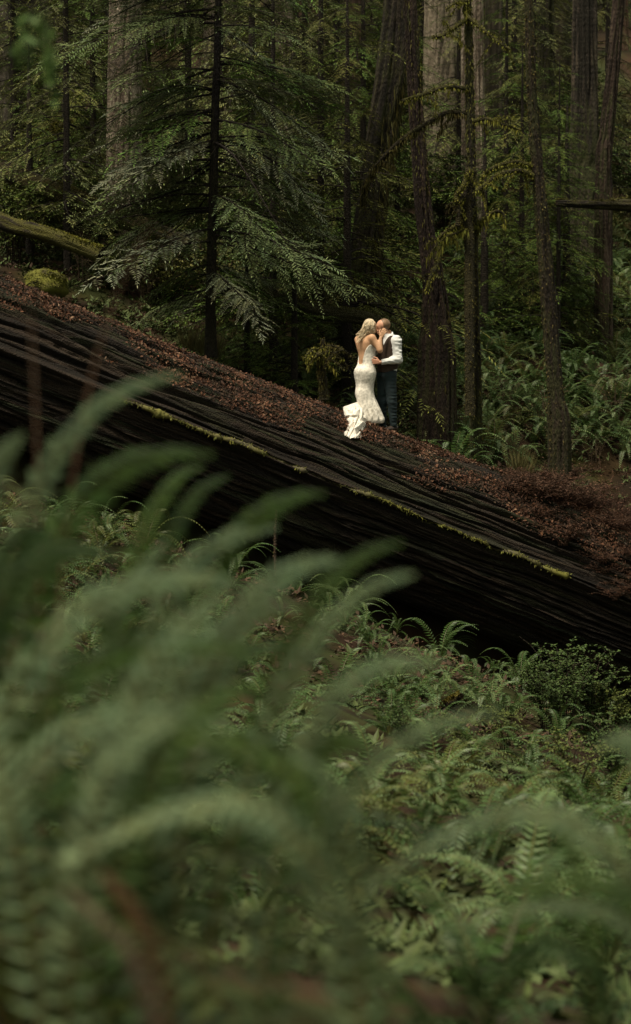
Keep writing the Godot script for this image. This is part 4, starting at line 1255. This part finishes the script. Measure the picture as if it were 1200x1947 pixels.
	for i in nv + 1:
		var v := float(i) / nv
		for j in nu + 1:
			var u := float(j) / nu
			var keys := [[700, 758, 0.0, 682, 763, 0.02], [698, 768, 0.04, 654, 771, 0.12], [696, 781, 0.10, 655, 780, 0.24], [696, 795, 0.22, 657, 790, 0.38], [693, 804, 0.42, 662, 803, 0.54], [688, 815, 0.62, 655, 815, 0.68], [682, 829, 0.84, 652, 824, 0.80]]
			var x := v * 6.0
			var k := mini(int(x), 5)
			var e := smoothstep(0.0, 1.0, x - k)
			var ka: Array = keys[k]
			var kb: Array = keys[k + 1]
			var right: Vector3 = (B.call(ka[0], ka[1], ka[2]) as Vector3).lerp(B.call(kb[0], kb[1], kb[2]), e)
			var left: Vector3 = (B.call(ka[3], ka[4], ka[5]) as Vector3).lerp(B.call(kb[3], kb[4], kb[5]), e)
			var p := right.lerp(left, u)
			var arch := sin(PI * u)
			p += Vector3(0, 0.02, 0.09) * arch * smoothstep(0.1, 0.4, v)
			p.y -= 0.05 * arch * smoothstep(0.8, 1.0, v)
			var wob := nz.get_noise_2d(u * 120.0 + 50.0, v * 160.0)
			var fold := sin((u * 3.2 + wob * 1.3 + v * 0.5) * TAU)
			var cross := sin((v * 4.5 + wob * 1.1) * TAU)
			p += Vector3(0.004, 0.006, 0.020) * fold * smoothstep(0.1, 0.4, v) + Vector3(0, 0.012, 0.020) * cross * smoothstep(0.25, 0.6, v)
			var rim := pow(absf(2.0 * u - 1.0), 7.0)
			p += Vector3(0.03 * (0.5 - u), -0.03, -0.10) * rim + Vector3(0, 0.015, 0.02) * nf.get_noise_2d(v * 900.0, u * 40.0) * rim
			var q := 1.0 + 0.26 * nf.get_noise_2d(u * 1100.0, v * 1700.0)
			tr.v.append(p)
			tr.c.append(Color(0.58 * q, 0.54 * q, 0.475 * q))
	tr.grid(nv + 1, nu + 1, false)
	part("train", tr.mesh(true), M.lace, bride)
	# hair in loose curls
	var hr := MB.new()
	var hair0 := Color(0.56, 0.45, 0.30)
	capsule_net(hr, [[hd + Vector3(-0.022, 0.04, 0.012), hd + Vector3(-0.012, 0.035, 0.0), 0.094, 0.094], [hd + Vector3(-0.03, 0.0, 0.025), hd + Vector3(-0.05, -0.08, 0.0), 0.082, 0.07]], 0.010, 90.0, 0.0, func(p: Vector3) -> float: return (p - hd).dot(Vector3(0.80, 0.12, -0.58)) - 0.045, hair0 * 0.7, 0.3)
	for k in 280:
		var a := rng.randf_range(-0.4, 3.6)
		var e := rng.randf_range(-0.2, 0.95)
		var dir := Vector3(-cos(a) * cos(e * 1.3) * 0.8 + 0.05, sin(e * 1.3), sin(a) * cos(e * 1.3)).normalized()
		var root := hd + Vector3(-0.018, 0.035, 0.01) + dir * 0.096
		var endp: Vector3 = B.call(rng.randf_range(677, 697), rng.randf_range(634, 653), rng.randf_range(-0.08, 0.10))
		if rng.randf() < 0.35:
			endp = B.call(rng.randf_range(695, 712), rng.randf_range(622, 637), rng.randf_range(0.06, 0.13))
		var bulge: Vector3 = hd + Vector3(-0.018, 0.0, 0.01) + ((root + endp) * 0.5 - hd).normalized() * 0.115
		var pts := []
		var rad := []
		var ph := rng.randf() * TAU
		var wv := rng.randf_range(0.006, 0.016)
		for i in 15:
			var t := i / 14.0
			var p := root.bezier_interpolate(root.lerp(bulge, 0.7) + dir * 0.02, bulge + Vector3(0, -0.03, 0), endp, t)
			p += Vector3(cos(ph + t * 15.0), 0.3 * sin(ph + t * 13.0), sin(ph + t * 15.0)) * wv * smoothstep(0.1, 0.6, t)
			pts.append(p)
			rad.append(0.0055 * (1.0 - 0.6 * t))
		hr.tube(pts, rad, 4, jit(hair0 * rng.randf_range(0.55, 1.35), 0.2))
	part("hair", hr.mesh(true), M.hair, bride)
	# ---- the groom
	var o1 := P(735, 820, d + 0.12)
	var groom := base("person", o1, "man in white shirt, brown waistcoat and dark teal trousers holding a woman", "person", "kissing couple")
	var G := func(px: float, py: float, z: float) -> Vector3:
		return Vector3((px - 735.0) / m, (820.0 - py) / m, z)
	var gf := Vector3(-0.80, 0, 0.60)
	var gl := Vector3(0.60, 0, 0.80)
	var gc: Vector3 = G.call(742, 648, 0.0)
	var gw: Vector3 = G.call(738, 690, 0.0)
	var gh: Vector3 = G.call(735, 712, 0.0)
	var ghd: Vector3 = G.call(728, 621.5, 0.0)
	var gt := []
	for k in [-1.0, 1.0]:
		gt.append([gc + gl * 0.105 * k - Vector3(0, 0.06, 0), gw + gl * 0.075 * k, 0.098, 0.090])
		gt.append([gc + gl * 0.06 * k + gf * 0.03 - Vector3(0, 0.08, 0), gw + gl * 0.05 * k + gf * 0.03, 0.095, 0.088])
		gt.append([gw + gl * 0.075 * k, gh + gl * 0.075 * k, 0.092, 0.100])
	var gs_l: Vector3 = G.call(753, 648, 0.16)
	var gs_r: Vector3 = G.call(731, 648, -0.16)
	var ge_l: Vector3 = G.call(757, 684, 0.20)
	var gwr_l: Vector3 = G.call(721.5, 688.5, 0.265)
	var ge_r: Vector3 = G.call(712, 668, -0.30)
	var gwr_r: Vector3 = G.call(688, 690, -0.20)
	var yoke := [[gc + Vector3(0, 0.01, 0), gs_l, 0.075, 0.064], [gc + Vector3(0, 0.01, 0), gs_r, 0.075, 0.064]]
	var arms := [[gs_l, ge_l, 0.060, 0.047], [ge_l, gwr_l, 0.047, 0.030], [gs_r, ge_r, 0.060, 0.047], [ge_r, gwr_r, 0.047, 0.030]]
	var neck := [[gc + Vector3(0, 0.03, 0), ghd + Vector3(0.02, -0.06, 0), 0.064, 0.058]]
	var gleg := []
	var foot := []
	for k in [-1.0, 1.0]:
		var hj: Vector3 = gh + gl * 0.085 * k - Vector3(0, 0.05, 0)
		var kn: Vector3 = G.call(736 + 9.0 * k, 764, 0.07 * k + 0.02)
		var an: Vector3 = G.call(738 + 10.0 * k, 811, 0.08 * k)
		gleg.append([hj, kn, 0.092, 0.064])
		gleg.append([kn, an, 0.064, 0.042])
		foot.append([an + Vector3(0, -0.02, 0) - gf * 0.04, an + gf * 0.14 - Vector3(0, 0.045, 0), 0.040, 0.034])
	var gskin := Color(0.47, 0.255, 0.165)
	var gb := MB.new()
	capsule_net(gb, gt + yoke + arms + neck + gleg + foot, 0.013, 55.0, -0.006, null, gskin, 0.05)
	var gface := Vector3(-0.97, -0.08, 0.14).normalized()
	var gup := Vector3(-0.08, 0.99, 0.02).normalized()
	var ghb := head_bones(ghd, gface, gup, 1.05)
	capsule_net(gb, ghb, 0.005, 130.0, 0.0, null, gskin, 0.06)
	capsule_net(gb, hand_bones(gwr_l, Vector3(-0.97, 0.10, -0.16), Vector3(-0.2, 0, -0.95), Vector3(-0.1, 0.95, 0.1), 0.10), 0.004, 300.0, 0.0, null, Color(0.45, 0.22, 0.14), 0.05)
	capsule_net(gb, hand_bones(gwr_r, Vector3(-0.55, -0.05, 0.80), Vector3(0.9, 0, 0.2), Vector3(0, 1, 0), 0.5), 0.004, 300.0, 0.0, null, gskin, 0.05)
	part("body", gb.mesh(true), M.skin, groom)
	var sh := MB.new()
	capsule_net(sh, gt + yoke + arms + neck, 0.012, 55.0, 0.012, func(p: Vector3) -> float:
		var q := maxf(p.y - (gc.y + 0.115), (gh.y + 0.05) - p.y)
		if p.x < gc.x - 0.05 or p.z > 0.17 or p.z < -0.17:
			for w in [gwr_l, gwr_r]:
				q = maxf(q, 0.045 - p.distance_to(w))
		return q, Color(0.565, 0.565, 0.555), 0.05)
	for i in sh.v.size():
		var p := sh.v[i]
		sh.v[i] = p + Vector3(1, 0.4, 1) * 0.009 * nf.get_noise_3dv(Vector3(p.x * 900.0, p.y * 2200.0, p.z * 900.0))
	part("shirt", sh.mesh(true), M.cloth, groom)
	var co := MB.new()             # turned-down collar
	for k in [-1.0, 1.0]:
		var n0: Vector3 = gc + Vector3(-0.01, 0.135, 0.0) - gf * 0.05
		var n1: Vector3 = gc + Vector3(-0.01, 0.10, 0.0) + gl * 0.068 * k
		var n2: Vector3 = gc + Vector3(0, 0.075, 0) + gf * 0.085 + gl * 0.02 * k
		capsule_net(co, [[n0, n1, 0.016, 0.018], [n1, n2, 0.018, 0.014], [n1 - Vector3(0, 0.02, 0), n2 - Vector3(0, 0.035, 0) + gl * 0.02 * k, 0.016, 0.012]], 0.006, 160.0, 0.0, null, Color(0.565, 0.565, 0.555), 0.04)
	part("collar", co.mesh(true), M.cloth, groom)
	var ve := MB.new()
	var vest_bones := gt.duplicate()
	vest_bones.append([gc + Vector3(0, 0.0, 0), gc.lerp(gs_l, 0.62), 0.078, 0.070])
	vest_bones.append([gc + Vector3(0, 0.0, 0), gc.lerp(gs_r, 0.62), 0.078, 0.070])
	capsule_net(ve, vest_bones, 0.012, 55.0, 0.022, func(p: Vector3) -> float:
		var q := p - gc
		var front := q.dot(gf)
		var v_neck := 0.022 - absf(q.dot(gl)) + (q.y + 0.03) * 0.42 if front > 0.0 else -1.0
		var arm := 0.072 - Vector2(q.dot(gf) - 0.0, q.y + 0.06).length() if absf(q.dot(gl)) > 0.14 and q.y > -0.16 else -1.0
		return maxf(maxf(p.y - (gc.y + 0.085), (gw.y - 0.10 - maxf(front, 0.0) * 0.35) - p.y), maxf(minf(v_neck, front), arm)), Color(0.038, 0.026, 0.020), 0.2)
	part("waistcoat", ve.mesh(true), M.cloth, groom)
	var tr2 := MB.new()
	capsule_net(tr2, gleg + [gt[2], gt[5]], 0.012, 55.0, 0.014, func(p: Vector3) -> float: return maxf(p.y - (gh.y + 0.07), 0.055 - p.y), Color(0.014, 0.022, 0.024), 0.2)
	for i in tr2.v.size():
		var p := tr2.v[i]
		tr2.v[i] = p + Vector3(1, 0, 1) * 0.010 * nf.get_noise_3dv(Vector3(p.x * 500.0, p.y * 2000.0, p.z * 500.0)) * (1.0 if p.y < 0.6 else 0.4)
	part("trousers", tr2.mesh(true), M.cloth, groom)
	for b in foot:
		var sb := MB.new()
		capsule_net(sb, [b], 0.01, 80.0, 0.008, null, Color(0.03, 0.018, 0.012), 0.1)
		part("shoe", sb.mesh(true), M.hair, groom)
	var gh2 := MB.new()
	capsule_net(gh2, [ghb[0], ghb[1]], 0.006, 130.0, 0.010, func(p: Vector3) -> float:
		var q := p - ghd
		return maxf(q.dot(gface) - 0.012 - maxf(q.dot(gup) - 0.06, 0.0) * 0.25, -0.055 - q.dot(gup) + maxf(q.dot(gface) + 0.03, 0.0) * 1.2), Color(0.15, 0.085, 0.042), 0.4)
	part("hair", gh2.mesh(true), M.hair, groom)
	var bd := MB.new()
	capsule_net(bd, [ghb[2], ghb[3], ghb[7]], 0.006, 130.0, 0.007, func(p: Vector3) -> float:
		var q := p - ghd
		return maxf(q.dot(gup) + 0.045 - maxf(0.04 - q.dot(gface), 0.0) * 0.9, q.dot(gface) - 0.092), Color(0.26, 0.115, 0.055), 0.3)
	part("beard", bd.mesh(true), M.hair, groom)
	for q in [[ghd, gface, gup, 1.05, groom], [hd, Vector3(0.80, 0.12, -0.58).normalized(), Vector3(-0.10, 0.98, 0.1).normalized(), 0.97, bride]]:
		var c: Vector3 = q[0]
		var fd: Vector3 = q[1]
		var u: Vector3 = q[2]
		var z: float = q[3]
		var s := u.cross(fd).normalized()
		for k in [-1.0, 1.0]:
			var em := MB.new()            # closed lid with its line of lashes
			capsule_net(em, [[c + fd * 0.0855 * z + s * 0.040 * k * z - u * 0.004, c + fd * 0.0875 * z + s * 0.022 * k * z - u * 0.006, 0.003, 0.003]], 0.0018, 500.0, 0.0, null, Color(0.05, 0.03, 0.02), 0.1)
			part("eyelash", em.mesh(true), M.hair, q[4])

func _ready() -> void:
	rng.seed = 20240611
	nz.seed = 11
	nz.noise_type = FastNoiseLite.TYPE_SIMPLEX_SMOOTH
	nz.fractal_type = FastNoiseLite.FRACTAL_FBM
	nz.fractal_octaves = 3
	nz.frequency = 0.01
	nf.seed = 47
	nf.noise_type = FastNoiseLite.TYPE_SIMPLEX_SMOOTH
	nf.fractal_type = FastNoiseLite.FRACTAL_NONE
	nf.frequency = 0.01
	# camera: an 85 mm lens wide open, focused on the couple
	var cam := Camera3D.new()
	cam.name = "camera"
	cam.near = 0.1
	cam.far = 900.0
	cam.position = CAM
	cam.rotation.x = pitch
	var ca := CameraAttributesPhysical.new()
	ca.frustum_focal_length = 85.0
	ca.frustum_focus_distance = FOCUS
	ca.exposure_aperture = 2.3
	ca.frustum_far = 900.0
	ca.frustum_near = 0.1
	cam.attributes = ca
	cam.fov = rad_to_deg(2.0 * atan(1947.0 * 0.5 / F))
	add_child(cam)
	# an overcast sky above the clearing
	var env := Environment.new()
	env.background_mode = Environment.BG_SKY
	var sm := ProceduralSkyMaterial.new()
	sm.sky_top_color = Color(0.95, 0.96, 0.88)
	sm.sky_horizon_color = Color(0.55, 0.56, 0.48)
	sm.sky_curve = 0.25
	sm.ground_bottom_color = Color(0.10, 0.11, 0.07)
	sm.ground_horizon_color = Color(0.16, 0.17, 0.12)
	sm.sky_energy_multiplier = 0.58
	sm.ground_energy_multiplier = 0.58
	var sky := Sky.new()
	sky.sky_material = sm
	env.sky = sky
	env.tonemap_mode = Environment.TONE_MAPPER_LINEAR
	env.tonemap_exposure = 3.6
	env.sdfgi_enabled = true
	env.ssao_enabled = true
	env.ssil_enabled = true
	var we := WorldEnvironment.new()
	we.name = "world_environment"
	we.environment = env
	add_child(we)
	var sun := DirectionalLight3D.new()
	sun.name = "sun"
	sun.light_color = Color(1.0, 0.95, 0.86)
	sun.light_energy = 0.5
	sun.light_angular_distance = 14.0
	sun.shadow_enabled = true
	sun.rotation_degrees = Vector3(-66, -42, 0)
	add_child(sun)
	# materials
	mat("soil", 1.0, 0.15)
	mat("bark", 0.9, 0.35)
	# bark relief and mottling: grain that runs up the trunks, and finer fibre on the fallen one
	for q in [["bark", Vector3(3.0, 3.0, 3.0), 5], ["trunk", Vector3(5.0, 0.9, 5.0), 29]]:
		var bm: StandardMaterial3D = M.bark if q[0] == "bark" else mat("trunk", 0.9, 0.35)
		var fn := FastNoiseLite.new()
		fn.seed = q[2]
		fn.frequency = 0.02
		fn.fractal_octaves = 5
		var hm := NoiseTexture2D.new()
		hm.width = 512
		hm.height = 512
		hm.seamless = true
		hm.noise = fn
		var am := NoiseTexture2D.new()
		am.width = 512
		am.height = 512
		am.seamless = true
		am.noise = fn
		var gr := Gradient.new()
		gr.set_color(0, Color(0.62, 0.60, 0.58))
		gr.set_color(1, Color(1.0, 1.0, 1.0))
		am.color_ramp = gr
		bm.albedo_texture = am
		bm.heightmap_enabled = true
		bm.heightmap_texture = hm
		bm.heightmap_scale = 7.0
		bm.uv1_triplanar = true
		bm.uv1_scale = q[1]
	mat("moss", 0.95, 0.2, 0.15)
	mat("needle", 0.6, 0.28, 0.25)
	mat("fern", 0.5, 0.4, 0.3)
	mat("fern_near", 0.55, 0.25, 0.3)
	mat("leaf", 0.6, 0.3, 0.25)
	mat("litter", 0.8, 0.35)
	mat("skin", 0.55, 0.4)
	mat("hair", 0.5, 0.5)
	mat("cloth", 0.85, 0.3)
	mat("lace", 0.85, 0.3)
	make_fronds()
	build_ground()
	build_log()
	build_background()
	build_conifers()
	build_old_logs()
	build_understorey()
	build_people()
	build_foreground()
